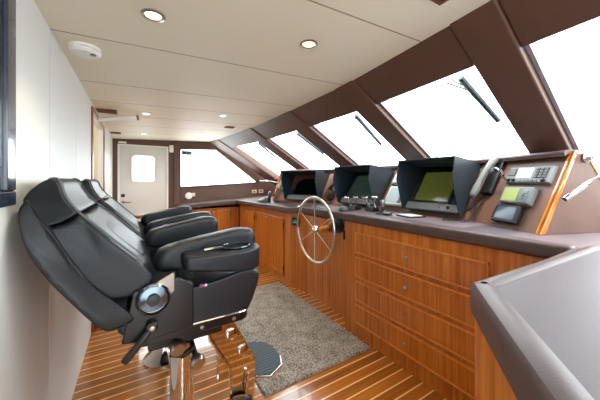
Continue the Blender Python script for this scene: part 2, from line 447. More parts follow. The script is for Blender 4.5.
# ------------------------------------------------------------------ ceiling fittings
def cz(x, y, dz=0.0): return (x, y, ceil_z(x)+dz)
DL = [(0.06, 1.28, 'recessed warm downlight above the nearest helm chair', 1), (0.775, 1.185, 'recessed warm downlight nearest the windscreen headers', 1),
      (0.085, 3.19, 'small bright downlight beside the larger wooden vent', 0), (0.815, 2.98, 'small bright downlight midway along the far ceiling', 0),
      (0.09, 4.58, 'downlight on the last ceiling panel before the white door', 0), (0.85, 4.32, 'downlight on the last ceiling panel before the side window', 0)]
for x, y, lab, warm in DL:
    t = thing('downlight', lab, 'ceiling light', cz(x, y), 'recessed ceiling downlights')
    bm = new(); lathe(bm, [(0.034, 0.002), (0.046, 0.002), (0.046, -0.006), (0.036, -0.009), (0.030, -0.004), (0.034, 0.002)], cz(x, y), (0, 0, 1), 24); obj('ring', bm, 'steel' if warm else 'wplastic', t)
    bm = new(); lathe(bm, [(0.0, -0.001), (0.032, -0.001), (0.028, -0.004), (0.0, -0.0055)], cz(x, y), (0, 0, 1), 24); obj('lamp', bm, 'bulb' if warm else 'bulbw', t)
    ld = bpy.data.lights.new('downlight_beam', 'SPOT'); ld.energy = 4.0; ld.color = (1, 0.86, 0.66); ld.spot_size = math.radians(110); ld.spot_blend = 0.6; ld.shadow_soft_size = 0.03
    lo = bpy.data.objects.new('downlight_beam', ld); COL.objects.link(lo); lo.parent = t; lo.location = (0, 0, -0.02)
ld = bpy.data.lights.new('passage_fill', 'POINT'); ld.energy = 3.5; ld.color = (1, 0.95, 0.88); ld.shadow_soft_size = 0.08  # added fill light with no visible fitting, brightens the dark passage
lo = bpy.data.objects.new('passage_fill', ld); COL.objects.link(lo); lo.location = (-0.9, 3.2, 1.7)

t = thing('smoke_detector', 'round white smoke detector on the ceiling near the left wall', 'smoke detector', cz(-0.225, 1.75))
o = cz(-0.225, 1.75)
bm = new(); lathe(bm, [(0, 0.001), (0.066, 0.001), (0.066, -0.012), (0.060, -0.014)], o, (0, 0, 1), 32); obj('base', bm, 'wplastic', t)
bm = new(); lathe(bm, [(0.055, -0.013), (0.055, -0.023), (0.0, -0.023)], o, (0, 0, 1), 32); obj('vent_gap', bm, 'grey', t)
bm = new(); lathe(bm, [(0.0, -0.018), (0.066, -0.018), (0.068, -0.024), (0.058, -0.036), (0.0, -0.039)], o, (0, 0, 1), 32)
for k in range(6):
    a = k*PI/3; box(bm, o[0]+0.058*math.cos(a)-0.008, o[0]+0.058*math.cos(a)+0.008, o[1]+0.058*math.sin(a)-0.008, o[1]+0.058*math.sin(a)+0.008, o[2]-0.022, o[2]-0.012)
obj('cover', bm, 'wplastic', t)
bm = new(); lathe(bm, [(0, -0.036), (0.014, -0.036), (0.012, -0.041), (0, -0.042)], (o[0]+0.035, o[1]-0.02, o[2]), (0, 0, 1), 16); obj('test_button', bm, 'lgrey', t)

def vent(x, y, w, d, lab, n=7):
    t = thing('ceiling_vent', lab, 'vent', cz(x, y), 'wooden ceiling vents')
    z = ceil_z(x)
    bm = new(); plate_hole(bm, [(x-w/2, y-d/2, z-0.008), (x+w/2, y-d/2, z-0.008), (x+w/2, y+d/2, z-0.008), (x-w/2, y+d/2, z-0.008)],
                           [(x-w/2+.015, y-d/2+.015, z-0.008), (x+w/2-.015, y-d/2+.015, z-0.008), (x+w/2-.015, y+d/2-.015, z-0.008), (x-w/2+.015, y+d/2-.015, z-0.008)], (0, 0, 0.009))
    obj('frame', bm, 'vent_wood', t)
    bm = new(); box(bm, x-w/2+.012, x+w/2-.012, y-d/2+.012, y+d/2-.012, z-0.003, z-0.001); obj('backing', bm, 'crease', t)
    bm = new()
    for k in range(n):
        xx = x-w/2+0.02+(w-0.04)*(k+0.5)/n
        obox(bm, (xx-0.006, y-d/2+.014, z-0.007), (0.008, 0, 0.004), (0, d-.028, 0), (0.001, 0, -0.002))
    obj('grille', bm, 'vent_wood', t)
vent(-0.245, 3.22, 0.16, 0.16, 'wooden ceiling vent beside the white tube arm')
vent(-0.25, 4.60, 0.12, 0.12, 'small wooden ceiling vent just before the white door')
vent(1.08, 3.62, 0.12, 0.10, 'small wooden ceiling vent near the windscreen headers')
vent(1.02, 0.60, 0.10, 0.10, 'small wooden ceiling vent at the top edge of view')

t = thing('support_arm', 'white tube arm projecting from the wall above the doorway', 'arm', (XL, 3.3, 1.905))
bm = new(); tube(bm, [(XL, 3.30, 1.905), (0.0, 3.30, 1.962)], 0.022, 16); obj('tube', bm, 'wplastic', t)
bm = new(); tube(bm, [(0.0, 3.30, 1.962), (0.022, 3.30, 1.966)], 0.026, 16); obj('end_cap', bm, 'lgrey', t)

# wall fittings
t = thing('wall_mirror', 'dark framed mirror glass on the left wall', 'mirror', (XL, 0.7, 1.23))
bm = new()
box(bm, XL+0.0005, XL+0.014, 0.30, 1.165, 1.225, 1.27); box(bm, XL+0.0005, XL+0.014, 0.30, 1.165, 1.90, 1.945); box(bm, XL+0.0005, XL+0.014, 0.30, 0.345, 1.27, 1.90); box(bm, XL+0.0005, XL+0.014, 1.095, 1.165, 1.27, 1.90)
obj('frame', bm, 'navy', t, bevel=0.006)
bm = new(); box(bm, XL+0.0005, XL+0.005, 0.34, 1.10, 1.265, 1.905); obj('glass', bm, 'mirror', t, smooth=False)
bm = new(); box(bm, -0.25, -0.14, YF-0.014, YF-0.001, 1.915, 1.945); tag(obj('door_plate', bm, 'wplastic', bevel=0.003), 'small white plate over the white door', 'plate')
bm = new(); box(bm, 0.49, 0.56, YF-0.05, YF-0.001, 1.80, 1.93); tag(obj('wall_mounted_alarm', bm, 'wplastic', bevel=0.015, seg=4), 'white alarm box at the top right of the white door', 'alarm')
t = thing('round_socket', 'round white fitting on the brown wall below the side window', 'wall socket', (0.815, YF, 1.03))
bm = new(); lathe(bm, [(0, 0), (0.062, 0), (0.062, 0.016), (0.05, 0.03), (0, 0.034)], (0.815, YF, 1.03), (0, -1, 0), 28); obj('cover', bm, 'wplastic', t)
bm = new(); box(bm, 0.865, 0.925, YF-0.02, YF-0.001, 1.02, 1.08); obj('switch', bm, 'pink', t, bevel=0.004)
for x, z, lab in ((2.085, 1.083, 'double wall outlet below the side window, closer to the white door'), (2.235, 1.088, 'wall outlet below the side window, closer to the windscreen')):
    t = thing('wall_outlet', lab, 'outlet', (x, YF, z), 'outlets on the far wall')
    bm = new(); box(bm, x-0.05, x+0.05, YF-0.012, YF-0.001, z-0.035, z+0.035); obj('plate', bm, 'pink', t, bevel=0.004)
    bm = new(); box(bm, x-0.028, x+0.028, YF-0.016, YF-0.011, z-0.02, z+0.02); obj('socket', bm, 'orange', t, bevel=0.002)
# sticker in the side window: dark letters on a grey film
cu = bpy.data.curves.new('letters', 'FONT'); cu.body = 'BLE'; cu.size = 0.082; cu.extrude = 0.0008; cu.offset = 0.0016
o = bpy.data.objects.new('tmp', cu); COL.objects.link(o)
bpy.context.view_layer.update(); dg = bpy.context.evaluated_depsgraph_get(); me = bpy.data.meshes.new_from_object(o.evaluated_get(dg)); bpy.data.objects.remove(o)
bm = new(); box(bm, 0.705, 0.885, YF+0.0585, YF+0.0605, 1.778, 1.856); t = obj('window_sticker', bm, 'film', smooth=False)
tag(t, 'grey film sticker with dark letters in the corner of the side window', 'sticker')
bm = new(); bm.from_mesh(me); bmesh.ops.transform(bm, matrix=Matrix.Translation((0.715, YF+0.0575, 1.789)) @ Matrix.Rotation(PI/2, 4, 'X'), verts=bm.verts); obj('letters', bm, 'navy', t, smooth=False)

# low framed partition and rail by the doorway, mostly behind the chairs
t = thing('low_partition', 'low cream partition in a wood frame at the doorway floor', 'partition', (-0.17, 2.97, 0))
bm = new(); box(bm, XL+0.002, 0.0, 2.965, 2.985, 0.03, 0.70); obj('panel', bm, 'beige', t, smooth=False)
bm = new(); box(bm, XL+0.001, 0.02, 2.955, 2.995, 0, 0.04); box(bm, XL+0.001, 0.02, 2.955, 2.995, 0.69, 0.73); box(bm, XL+0.001, XL+0.03, 2.955, 2.995, 0.04, 0.69); box(bm, -0.01, 0.02, 2.955, 2.995, 0.04, 0.69)
obj('frame', bm, 'dark_wood', t, bevel=0.004)
t = thing('hand_rail', 'low wooden rail standing between second chair and white door', 'rail', (0, 4.0, 0))
bm = new(); box(bm, -0.2, 0.085, 3.98, 4.03, 0.82, 0.865); box(bm, -0.2, 0.085, 3.99, 4.02, 0.70, 0.735); obj('rail', bm, 'dark_wood', t, bevel=0.006)
for x in (-0.18, 0.06):
    bm = new(); box(bm, x-0.015, x+0.015, 3.99, 4.02, 0, 0.83); obj('post', bm, 'dark_wood', t)

# ------------------------------------------------------------------ rug
def rug():
    bm = new(); nx, ny = 120, 210; x0, x1, y0, y1 = 0.655, 1.555, 1.49, 3.07
    g = []
    for i in range(nx+1):
        row = []
        for j in range(ny+1):
            e = min(i, nx-i, j, ny-j)
            z = 0.002 if e == 0 else 0.014+random.uniform(-0.004, 0.005)
            row.append(bm.verts.new((x0+(x1-x0)*i/nx+random.uniform(-.002, .002), y0+(y1-y0)*j/ny+random.uniform(-.002, .002), z)))
        g.append(row)
    for i in range(nx):
        for j in range(ny): bm.faces.new((g[i][j], g[i+1][j], g[i+1][j+1], g[i][j+1]))
    tag(obj('rug', bm, 'rug'), 'grey looped pile rug on the teak floor before the wheel', 'rug')
rug()

# ------------------------------------------------------------------ cabinets
def knob(parent, p, ax, r=0.013, m='chrome'):
    bm = new(); lathe(bm, [(0, 0), (r*0.6, 0), (r*0.5, 0.008), (r, 0.013), (r*0.85, 0.020), (0, 0.022)], p, ax, 18); return obj('knob', bm, m, parent)

t = thing('drawer_cabinet', 'teak drawer cabinet under the worktop, four wide drawers', 'cabinet', (1.75, 1.12, 0))
bm = new(); box(bm, 1.578, 2.3, 0.42, 1.825, 0.0, 0.948); obj('body', bm, 'wood', t, smooth=False)
zt = [(0.700, 0.872), (0.502, 0.668), (0.306, 0.470), (0.118, 0.274)]
for z0, z1 in zt:
    y0, y1 = 0.684, 1.684
    bm = new(); box(bm, 1.566, 1.579, y0+0.012, y1-0.012, z0+0.010, z1-0.010)
    d = obj('drawer', bm, 'wood', t, bevel=0.003)
    bm = new(); w = 0.009
    box(bm, 1.558, 1.579, y0, y1, z1-w, z1); box(bm, 1.558, 1.579, y0, y1, z0, z0+w); box(bm, 1.558, 1.579, y0, y0+w, z0+w, z1-w); box(bm, 1.558, 1.579, y1-w, y1, z0+w, z1-w)
    obj('bead', bm, 'bead', d, bevel=0.002)
    knob(d, (1.566, 1.183, (z0+z1)/2), (-1, 0, 0), 0.016)
bm = new(); box(bm, 1.560, 1.578, 0.684, 0.692, 0.856, 0.874); obj('catch', bm, 'dsteel', t, bevel=0.003)

t = thing('helm_console', 'plain teak helm pedestal behind the ship wheel', 'console', (1.9, 2.3, 0))
bm = new(); prism(bm, [(1.70, 1.83, 0), (1.70, 2.62, 0), (1.625, 2.895, 0), (2.2, 2.895, 0), (2.2, 1.83, 0)], (0, 0, 0.905)); obj('body', bm, 'wood', t, smooth=False)
bm = new(); box(bm, 1.685, 1.70, 1.965, 1.985, 0.74, 0.83); obj('key_slot', bm, 'black', t, bevel=0.004)

def door_pair(t, horizontal, face, pairs, z0, z1):
    # doors on a face x=face (horizontal False: spans y) or y=face (spans x)
    def bx(bm, a0, a1, d0, d1, z0, z1):
        if horizontal: box(bm, a0, a1, face-d1, face-d0, z0, z1)
        else: box(bm, face-d1, face-d0, a0, a1, z0, z1)
    for (a0, a1, kn, hinge) in pairs:
        bm = new(); bx(bm, a0+0.003, a1-0.003, 0.0, 0.012, z0, z1); d = obj('door', bm, 'wood', t, bevel=0.003)
        bm = new(); w = 0.05
        for q in ((a0+0.004, a0+w, z0, z1), (a1-w, a1-0.004, z0, z1), (a0+w, a1-w, z1-w, z1), (a0+w, a1-w, z0, z0+w)): bx(bm, q[0], q[1], 0.011, 0.018, q[2], q[3])
        obj('door_frame', bm, 'wood', d, bevel=0.003)
        p = (kn, face-0.018, z1-0.035) if horizontal else (face-0.018, kn, z1-0.035)
        knob(d, p, (0, -1, 0) if horizontal else (-1, 0, 0), 0.012)
        for zz in (z0+0.08, z1-0.12):
            bm = new(); bx(bm, hinge-0.006, hinge+0.006, 0.010, 0.022, zz, zz+0.06); obj('hinge', bm, 'black', d)

t = thing('base_cabinet', 'teak cabinet with two doors between the wheel and the corner', 'cabinet', (1.85, 3.48, 0), 'low teak cabinets along the windscreen side')
bm = new(); box(bm, 1.64, 2.2, 2.90, 4.035, 0, 0.89); obj('body', bm, 'wood', t, smooth=False)
door_pair(t, False, 1.64, [(3.09, 3.535, 3.49, 3.088), (3.54, 3.985, 3.585, 3.99)], 0.06, 0.815)
t = thing('base_cabinet', 'teak cabinet with two doors in the far corner below outlets', 'cabinet', (1.85, 4.45, 0), 'low teak cabinets along the windscreen side')
bm = new(); box(bm, 1.64, 2.2, 4.04, 4.85, 0, 0.88); obj('body', bm, 'wood', t, smooth=False)
door_pair(t, False, 1.64, [(4.10, 4.445, 4.40, 4.098), (4.45, 4.79, 4.495, 4.795)], 0.06, 0.80)
t = thing('base_cabinet', 'teak cabinet with two doors against the far wall beside white door', 'cabinet', (1.15, 5.05, 0))
bm = new(); box(bm, 0.64, 1.63, 4.88, YF-0.002, 0, 0.82); obj('body', bm, 'wood', t, smooth=False)
door_pair(t, True, 4.88, [(0.78, 1.12, 1.085, 0.776), (1.125, 1.46, 1.16, 1.464)], 0.06, 0.785)

# desk base with diagonal face
t = thing('desk_base', 'light teak desk base with a slanted face nearest the viewer', 'cabinet', (1.0, 0, 0))
dg_ = [(0.802, 0.374), (1.56, 0.352), (1.56, -0.85), (0.27, -0.85), (0.27, -0.045)]
bm = new(); prism(bm, [(x, y, 0) for x, y in dg_], (0, 0, 0.937)); obj('body', bm, 'wood2', t, smooth=False)
bm = new(); prism(bm, [(0.796, 0.385, 0), (0.83, 0.384, 0), (0.82, 0.37, 0), (0.80, 0.36, 0)], (0, 0, 0.936)); obj('corner_post', bm, 'wood2', t, bevel=0.004)

# worktops
t = thing('worktop', 'brown leather covered worktop running from desk to drawers', 'worktop', (1.8, 0.5, 0.95))
bm = new(); prism(bm, [(2.98, 1.828, 0.95), (1.59, 1.828, 0.95), (1.59, 0.37, 0.95), (0.81, 0.372, 0.95), (0.235, -0.075, 0.95), (0.235, -0.9, 0.95), (2.98, -0.9, 0.95)], (0, 0, 0.068))
obj('surface', bm, 'top', t, bevel=0.004)
def rail(bm, pts, z0, z1, w, r=0.02):
    # rolled edge of constant section (w wide to the right of travel)
    prof = [(0, z0+0.006), (0.006, z0), (w-0.006, z0), (w, z0+0.012), (w, z1-r*0.9), (w-r*0.35, z1-r*0.25), (w-r, z1), (r, z1), (r*0.35, z1-r*0.25), (0, z1-r*0.9)]
    P = [V((p[0], p[1], 0)) for p in pts]; rings = []
    for i, p in enumerate(P):
        d0 = (P[i]-P[i-1]).normalized() if i > 0 else (P[1]-P[0]).normalized()
        d1 = (P[i+1]-P[i]).normalized() if i < len(P)-1 else d0
        n0 = V((d0.y, -d0.x, 0)); n1 = V((d1.y, -d1.x, 0)); b = (n0+n1).normalized(); sc = 1/max(0.3, b.dot(n0))
        rings.append([p+b*sc*q+V((0, 0, z)) for q, z in prof])
    loft(bm, rings)
C0 = V((0.787, 0.39)); D0 = V((0.20, -0.065))
bm = new(); rail(bm, [D0+V((0, -0.8)), D0, (C0.x, C0.y)], 0.938, 1.027, 0.062, 0.022); obj('edge_rail', bm, 'edge', t)
bm = new(); rail(bm, [(C0.x+0.002, C0.y+0.0), (1.64, 0.352)], 0.938, 1.027, 0.058, 0.022); obj('edge_rail', bm, 'edge', t)
bm = new(); prism(bm, [(1.553, 0.365, 0.952), (1.62, 0.365, 0.952), (1.62, 1.835, 0.952), (1.553, 1.835, 0.952)], (0, 0, 0.071)); obj('front_edge', bm, 'edge', t, bevel=0.018, seg=4)
def zf(x, y): return 1.0+0.058*(x-1.7)-0.0135*(y-2.0)
t = thing('worktop', 'brown leather covered worktop from the wheel to the far wall', 'worktop', (1.6, 3.6, 0.93))
pl = [(1.68, 1.832), (1.68, 2.61), (1.575, 2.90), (1.56, 4.80), (0.61, 4.80), (0.61, YF-0.003), (2.72, YF-0.003), (2.72, 1.832)]
bm = new(); prism(bm, [(x, y, zf(x, y)-0.07) for x, y in pl], (0, 0, 0.07)); obj('surface', bm, 'edge', t, bevel=0.012, seg=3)

# ------------------------------------------------------------------ instrument console along the windscreen
PB = [V((1.74, 3.60)), V((1.83, 3.37)), V((2.04, 2.86)), V((2.05, 1.55)), V((2.02, 1.02)), V((1.80, 0.56))]
PT = [V((1.93, 3.70)), V((2.02, 3.46)), V((2.33, 2.92)), V((2.335, 1.50)), V((2.23, 0.94)), V((2.01, 0.48))]
ZT = 1.455
def zb(p): return zf(p.x, p.y)+0.001 if p.y > 1.83 else 1.0188
t = thing('instrument_console', 'brown leather instrument console along the windscreen with slanted face', 'console', (2.2, 2.0, 1.0))
bm = new()
back = [V((2.17, 3.86)), V((2.30, 3.60)), V((2.385, 2.95)), V((2.385, 1.50)), V((2.33, 0.90)), V((2.085, 0.452))]
rings = []
for b, tt, k in zip(PB, PT, back):
    rings.append([V((b.x, b.y, zb(b))), V((b.x, b.y, 1.0195)), V((tt.x, tt.y, ZT)), V((k.x, k.y, ZT)), V((k.x+0.1, k.y, zb(V((k.x+0.1, k.y)))))])
loft(bm, rings); obj('panel', bm, 'brown', t, smooth=False)
bm = new(); rings = []
for b, tt in zip(PB, PT):
    d = V((tt.x-b.x, tt.y-b.y, 0)).normalized(); c = V((tt.x, tt.y, ZT))
    rings.append([c+d*a+V((0, 0, z)) for a, z in ((-0.045, -0.022), (-0.048, 0.0), (-0.04, 0.012), (0.02, 0.016), (0.09, 0.012), (0.09, 0.0), (-0.02, -0.008))])
loft(bm, rings); obj('top_lip', bm, 'edge', t)
cd = V((0.21, -0.08, 0)).normalized(); cn = V((cd.y, -cd.x, 0))   # cheek direction and its outward normal (towards the viewer)
if cn.y > 0: cn = -cn
def ck(s, z, off=0.0): return V((1.80, 0.56, 0))+cd*s+cn*off+V((0, 0, z))
CP = [(-0.006, 1.0195), (0.225, 1.462), (0.305, 1.470), (0.41, 1.325), (0.63, 1.019)]
bm = new(); prism(bm, [ck(s, z, 0.002) for s, z in CP], cn*0.012); obj('side_panel', bm, 'brown', t, smooth=False)
inn = [(0.030, 1.0195), (0.236, 1.44), (0.296, 1.446), (0.388, 1.32), (0.604, 1.0195)]
bm = new()
for i in range(4):
    prism(bm, [ck(*CP[i], -0.010), ck(*CP[i+1], -0.010), ck(*inn[i+1], -0.010), ck(*inn[i], -0.010)], cn*0.028)
obj('wood_trim', bm, 'orange', t, bevel=0.004)
a0 = PB[0]; a1 = PT[0]; ad = V((a1.x-a0.x, a1.y-a0.y, 0)).normalized(); an = V((-ad.y, ad.x, 0))
if an.y < 0: an = -an
bm = new(); prism(bm, [V((a0.x, a0.y, 1.0))-ad*0.008, V((a1.x, a1.y, 1.46))-ad*0.008, V((a1.x, a1.y, 1.46))+ad*0.03, V((a0.x, a0.y, 1.0))+ad*0.03], an*0.03); obj('wood_trim', bm, 'orange', t, bevel=0.004)

# panel frame helper: point on the slanted face
def panel(i, a, b, off=0.0):
    p0 = V((PB[i].x, PB[i].y, 1.019)); p1 = V((PB[i+1].x, PB[i+1].y, 1.019)); q0 = V((PT[i].x, PT[i].y, ZT)); q1 = V((PT[i+1].x, PT[i+1].y, ZT))
    p = p0.lerp(p1, a).lerp(q0.lerp(q1, a), b)
    n = (p1-p0).cross(q0-p0).normalized()
    if n.x > 0: n = -n
    return p+n*off
def slab(bm, i, a0, a1, b0, b1, o0, o1, taper=0.0):
    hexa(bm, [panel(i, a0, b0, o0), panel(i, a1, b0, o0), panel(i, a1, b1, o0), panel(i, a0, b1, o0),
              panel(i, a0+taper, b0+taper, o1), panel(i, a1-taper, b0+taper, o1), panel(i, a1-taper, b1-taper, o1), panel(i, a0+taper, b1-taper, o1)])

# marine radio (topmost on panel)
i = 4
t = thing('marine_radio', 'wide grey radio set with keypad, topmost on the console panel', 'radio', panel(i, 0.65, 0.6))
bm = new(); slab(bm, i, 0.38, 0.935, 0.60, 0.825, -0.002, 0.022, 0.006); obj('body', bm, 'grey', t, bevel=0.004)
bm = new(); slab(bm, i, 0.52, 0.71, 0.665, 0.80, 0.020, 0.024); obj('screen', bm, 'scr_grey', t, smooth=False)
for r in range(4):
    for c in range(3):
        bm = new(); slab(bm, i, 0.745+c*0.05, 0.782+c*0.05, 0.665+r*0.036, 0.688+r*0.036, 0.020, 0.027); obj('key', bm, 'black', t)
for a, rr in ((0.43, 0.011), (0.50, 0.010), (0.86, 0.011)):
    bm = new(); lathe(bm, [(0, 0), (rr, 0), (rr*0.85, 0.014), (0, 0.015)], panel(i, a, 0.632, 0.021), panel(i, a, 0.632, 1)-panel(i, a, 0.632, 0), 16); obj('dial', bm, 'black', t)
for k in range(5):
    bm = new(); slab(bm, i, 0.56+k*0.05, 0.595+k*0.05, 0.622, 0.642, 0.020, 0.026); obj('button', bm, 'lgrey', t)
bm = new(); slab(bm, i, 0.40, 0.49, 0.70, 0.80, 0.020, 0.026); obj('speaker_grille', bm, 'black', t)
# fish finder
t = thing('fish_finder', 'grey navigation unit with yellow-green screen, middle of console panel', 'navigation unit', panel(i, 0.63, 0.4))
bm = new(); slab(bm, i, 0.435, 0.835, 0.305, 0.54, -0.002, 0.035, 0.008); obj('body', bm, 'grey', t, bevel=0.008, seg=3)
bm = new(); slab(bm, i, 0.47, 0.665, 0.335, 0.51, 0.033, 0.037); obj('screen', bm, 'scr_yel', t, smooth=False)
bm = new(); lathe(bm, [(0, 0), (0.017, 0), (0.015, 0.005), (0, 0.006)], panel(i, 0.75, 0.465, 0.034), panel(i, .7, .4, 1)-panel(i, .7, .4, 0), 18); obj('button', bm, 'bezel', t)
for r in range(3):
    for c in range(2):
        bm = new(); slab(bm, i, 0.70+c*0.055, 0.738+c*0.055, 0.335+r*0.035, 0.36+r*0.035, 0.033, 0.039); obj('key', bm, 'lgrey', t)
# small navigator
t = thing('small_display', 'small black display unit, lowest on the console panel', 'display', panel(i, 0.6, 0.1))
bm = new(); slab(bm, i, 0.42, 0.765, 0.055, 0.285, -0.002, 0.03, 0.006); obj('body', bm, 'black', t, bevel=0.006, seg=3)
bm = new(); slab(bm, i, 0.465, 0.72, 0.095, 0.255, 0.028, 0.032); obj('screen', bm, 'scr_blue', t, smooth=False)

# handset with coiled cord
t = thing('phone_handset', 'grey telephone handset with a coiled black cord beside the right hood', 'telephone', panel(i, 0.12, 0.5))
bm = new(); slab(bm, i, 0.05, 0.25, 0.42, 0.93, -0.002, 0.028, 0.008); obj('cradle', bm, 'black', t, bevel=0.006)
bm = new(); rings = []
P0, P1 = panel(i, 0.02, 0.34, 0.052), panel(i, 0.15, 0.99, 0.052)
ax = P1-P0; sx = (panel(i, 1, .5)-panel(i, 0, .5)).normalized(); nx_ = (panel(i, .5, .5, 1)-panel(i, .5, .5, 0)).normalized()
for s, w, h0, h1 in ((0, .020, -.012, .012), (0.02, .029, -.020, .02), (0.2, .030, -.022, .026), (0.28, .024, -.004, .026), (0.5, .022, 0.002, .030), (0.72, .024, -.004, .028), (0.8, .031, -.022, .028), (0.97, .030, -.022, .022), (1, .020, -.012, .012)):
    c = P0+ax*s
    rings.append([c+sx*w*0.75+nx_*h0, c+sx*w+nx_*(h0*0.6+h1*0.4), c+sx*w*0.7+nx_*h1, c-sx*w*0.7+nx_*h1, c-sx*w+nx_*(h0*0.6+h1*0.4), c-sx*w*0.75+nx_*h0])
loft(bm, rings); obj('handset', bm, 'lgrey', t, sub=1)
path = spline([panel(i, 0.03, 0.33, 0.05), panel(i, 0.14, 0.22, 0.05), panel(i, 0.22, 0.06, 0.05), V((1.92, 0.96, 1.034)), V((1.86, 1.02, 1.034)), V((1.83, 1.08, 1.034)), V((1.87, 1.10, 1.036)), V((1.93, 1.04, 1.05)), panel(i, 0.08, 0.2, 0.03), panel(i, 0.15, 0.40, 0.02)], 10)
bm = new(); tube(bm, helix(path, 0.0065, 46), 0.0026, 5); obj('cord', bm, 'black', t)
# short gooseneck of the radio microphone
t = thing('panel_lamp', 'tiny bent chrome reading lamp left of the radio set', 'lamp', panel(i, 0.36, 0.66))
bm = new(); lathe(bm, [(0, 0), (0.011, 0), (0.011, 0.008), (0, 0.009)], panel(i, 0.355, 0.66), nx_, 14); obj('base', bm, 'black', t)
bm = new(); tube(bm, spline([panel(i, 0.355, 0.66, 0.008), panel(i, 0.355, 0.68, 0.05), panel(i, 0.33, 0.74, 0.075), panel(i, 0.28, 0.76, 0.08)], 6), 0.005, 8); obj('stem', bm, 'steel', t)
bm = new(); tube(bm, [panel(i, 0.36, 0.73, 0.07), panel(i, 0.42, 0.66, 0.065)], [0.009, 0.008], 10); obj('head', bm, 'blackm', t)

# chrome gooseneck lamp on the near cheek
def gooseneck(lab, mount, axn, neck, head0, head1, lit=False):
    t = thing('gooseneck_lamp', lab, 'lamp', mount)
    bm = new(); lathe(bm, [(0, 0), (0.026, 0), (0.026, 0.006), (0.018, 0.012), (0.012, 0.03), (0, 0.03)], mount, axn, 22); obj('base', bm, 'steel', t)
    bm = new(); tube(bm, spline(neck, 10), 0.006, 10); obj('neck', bm, 'steel', t)
    d = (V(head1)-V(head0)).normalized()
    bm = new(); L = (V(head1)-V(head0)).length
    lathe(bm, [(0.004, 0), (0.010, 0.002), (0.012, 0.02), (0.0145, 0.03), (0.0145, L-0.004), (0.0125, L), (0.0105, L-0.01), (0, L-0.012)], head0, d, 20); h = obj('lamp_head', bm, 'chrome', t)
    bm = new(); lathe(bm, [(0, L-0.012), (0.0108, L-0.012), (0.0108, L-0.003), (0, L-0.002)], head0, d, 16); obj('bulb', bm, 'star' if lit else 'black', h)
    return t
m0 = ck(0.292, 1.425, 0.02)
gooseneck('chrome gooseneck lamp on the wood edged console end', m0, cn, [m0+cn*0.03, m0+cn*0.05+V((0.03, 0, 0.0)), (2.16, 0.30, 1.42), (2.13, 0.27, 1.43), (2.06, 0.33, 1.37), (2.0, 0.405, 1.302)], (2.0, 0.405, 1.302), (1.893, 0.478, 1.205))
m1 = V((1.87, 3.69, 1.28)); 
gooseneck('lit chrome gooseneck lamp at the far end of the console', m1, an, [m1+an*0.03, m1+an*0.06+V((-.01, 0, 0.0)), (1.80, 3.86, 1.295), (1.755, 3.90, 1.296)], (1.755, 3.90, 1.296), (1.67, 3.97, 1.298), True)

# ------------------------------------------------------------------ hooded monitors
def monitor(lab, R, L, z0, screen, sr, ztop=1.475):
    R, L = V((R[0], R[1], 0)), V((L[0], L[1], 0))
    e = (L-R); wdt = e.length; e = e/wdt; h = V((e.y, -e.x, 0))
    if h.x < 0: h = -h
    def P(s, hh, z): return R+e*s+h*hh+V((0, 0, z))
    t = thing('hooded_monitor', lab, 'monitor', P(wdt/2, 0, z0), 'hooded monitors on the console')
    dz = z0-1.05
    prof = [(-0.005, z0), (-0.055, z0+0.012), (-0.125, 1.315+dz*0.5), (-0.10, ztop), (0.25, ztop-0.045), (0.25, ztop-0.06)]
    bm = new(); th = 0.007
    for s0 in (0.0, wdt-th): prism(bm, [P(s0, a, z) for a, z in prof], e*th)
    prism(bm, [P(0, -0.10, ztop-0.008), P(0, -0.10, ztop), P(0, 0.25, ztop-0.045), P(0, 0.25, ztop-0.053)], e*wdt)
    hd = obj('hood', bm, 'hood', t, bevel=0.002)
    bm = new()
    for s0 in (th, wdt-th-0.003): prism(bm, [P(s0, a+(0.004 if k in (1, 2, 3) else -0.006), z+(-0.010 if k == 3 else 0)) for k, (a, z) in enumerate(prof[:5])], e*0.003)
    prism(bm, [P(th, -0.096, ztop-0.012), P(th, -0.096, ztop-0.0085), P(th, 0.185, ztop-0.0525), P(th, 0.185, ztop-0.056)], e*(wdt-2*th))
    obj('lining', bm, 'hood_in', hd)
    # back board on the slant
    def Q(s, b, off=0.0):
        p = P(s, 0.0+0.25*b, z0+(ztop-0.055-z0)*b); n = (h*-0.42+V((0, 0, 0.25))).normalized(); return p+n*off
    def qs(bm, s0, s1, b0, b1, o0, o1):
        hexa(bm, [Q(s0, b0, o0), Q(s1, b0, o0), Q(s1, b1, o0), Q(s0, b1, o0), Q(s0, b0, o1), Q(s1, b0, o1), Q(s1, b1, o1), Q(s0, b1, o1)])
    bm = new(); qs(bm, 0.012, wdt-0.012, 0.0, 0.99, -0.01, 0.006); obj('back_board', bm, 'hood_in', t)
    s0, s1, b0, b1 = sr
    bm = new(); qs(bm, s0-0.02, s1+0.02, b0-0.05, b1+0.04, 0.005, 0.018); obj('bezel', bm, 'black', t, bevel=0.004)
    bm = new(); qs(bm, s0, s1, b0, b1, 0.017, 0.021); obj('screen', bm, screen, t, smooth=False)
    bm = new(); qs(bm, 0.012, wdt-0.012, 0.0, b0-0.06, 0.006, 0.035); obj('control_strip', bm, 'bezel', t, bevel=0.004)
    n = (h*-0.42+V((0, 0, 0.25))).normalized()
    bm = new(); lathe(bm, [(0, 0), (0.008, 0), (0.008, 0.006), (0, 0.007)], Q(wdt*0.36, (b0-0.06)/2, 0.034), n, 14); obj('button', bm, 'red', t)
    bm = new(); lathe(bm, [(0, 0), (0.013, 0), (0.011, 0.012), (0, 0.013)], Q(wdt*0.22, (b0-0.06)/2, 0.034), n, 14); obj('dial', bm, 'black', t)
    return t
monitor('hooded monitor showing a yellow-green chart, beside the telephone handset', (2.0, 1.035), (2.04, 1.545), 1.055, 'scr_chart', (0.15, 0.455, 0.20, 0.84), 1.478)
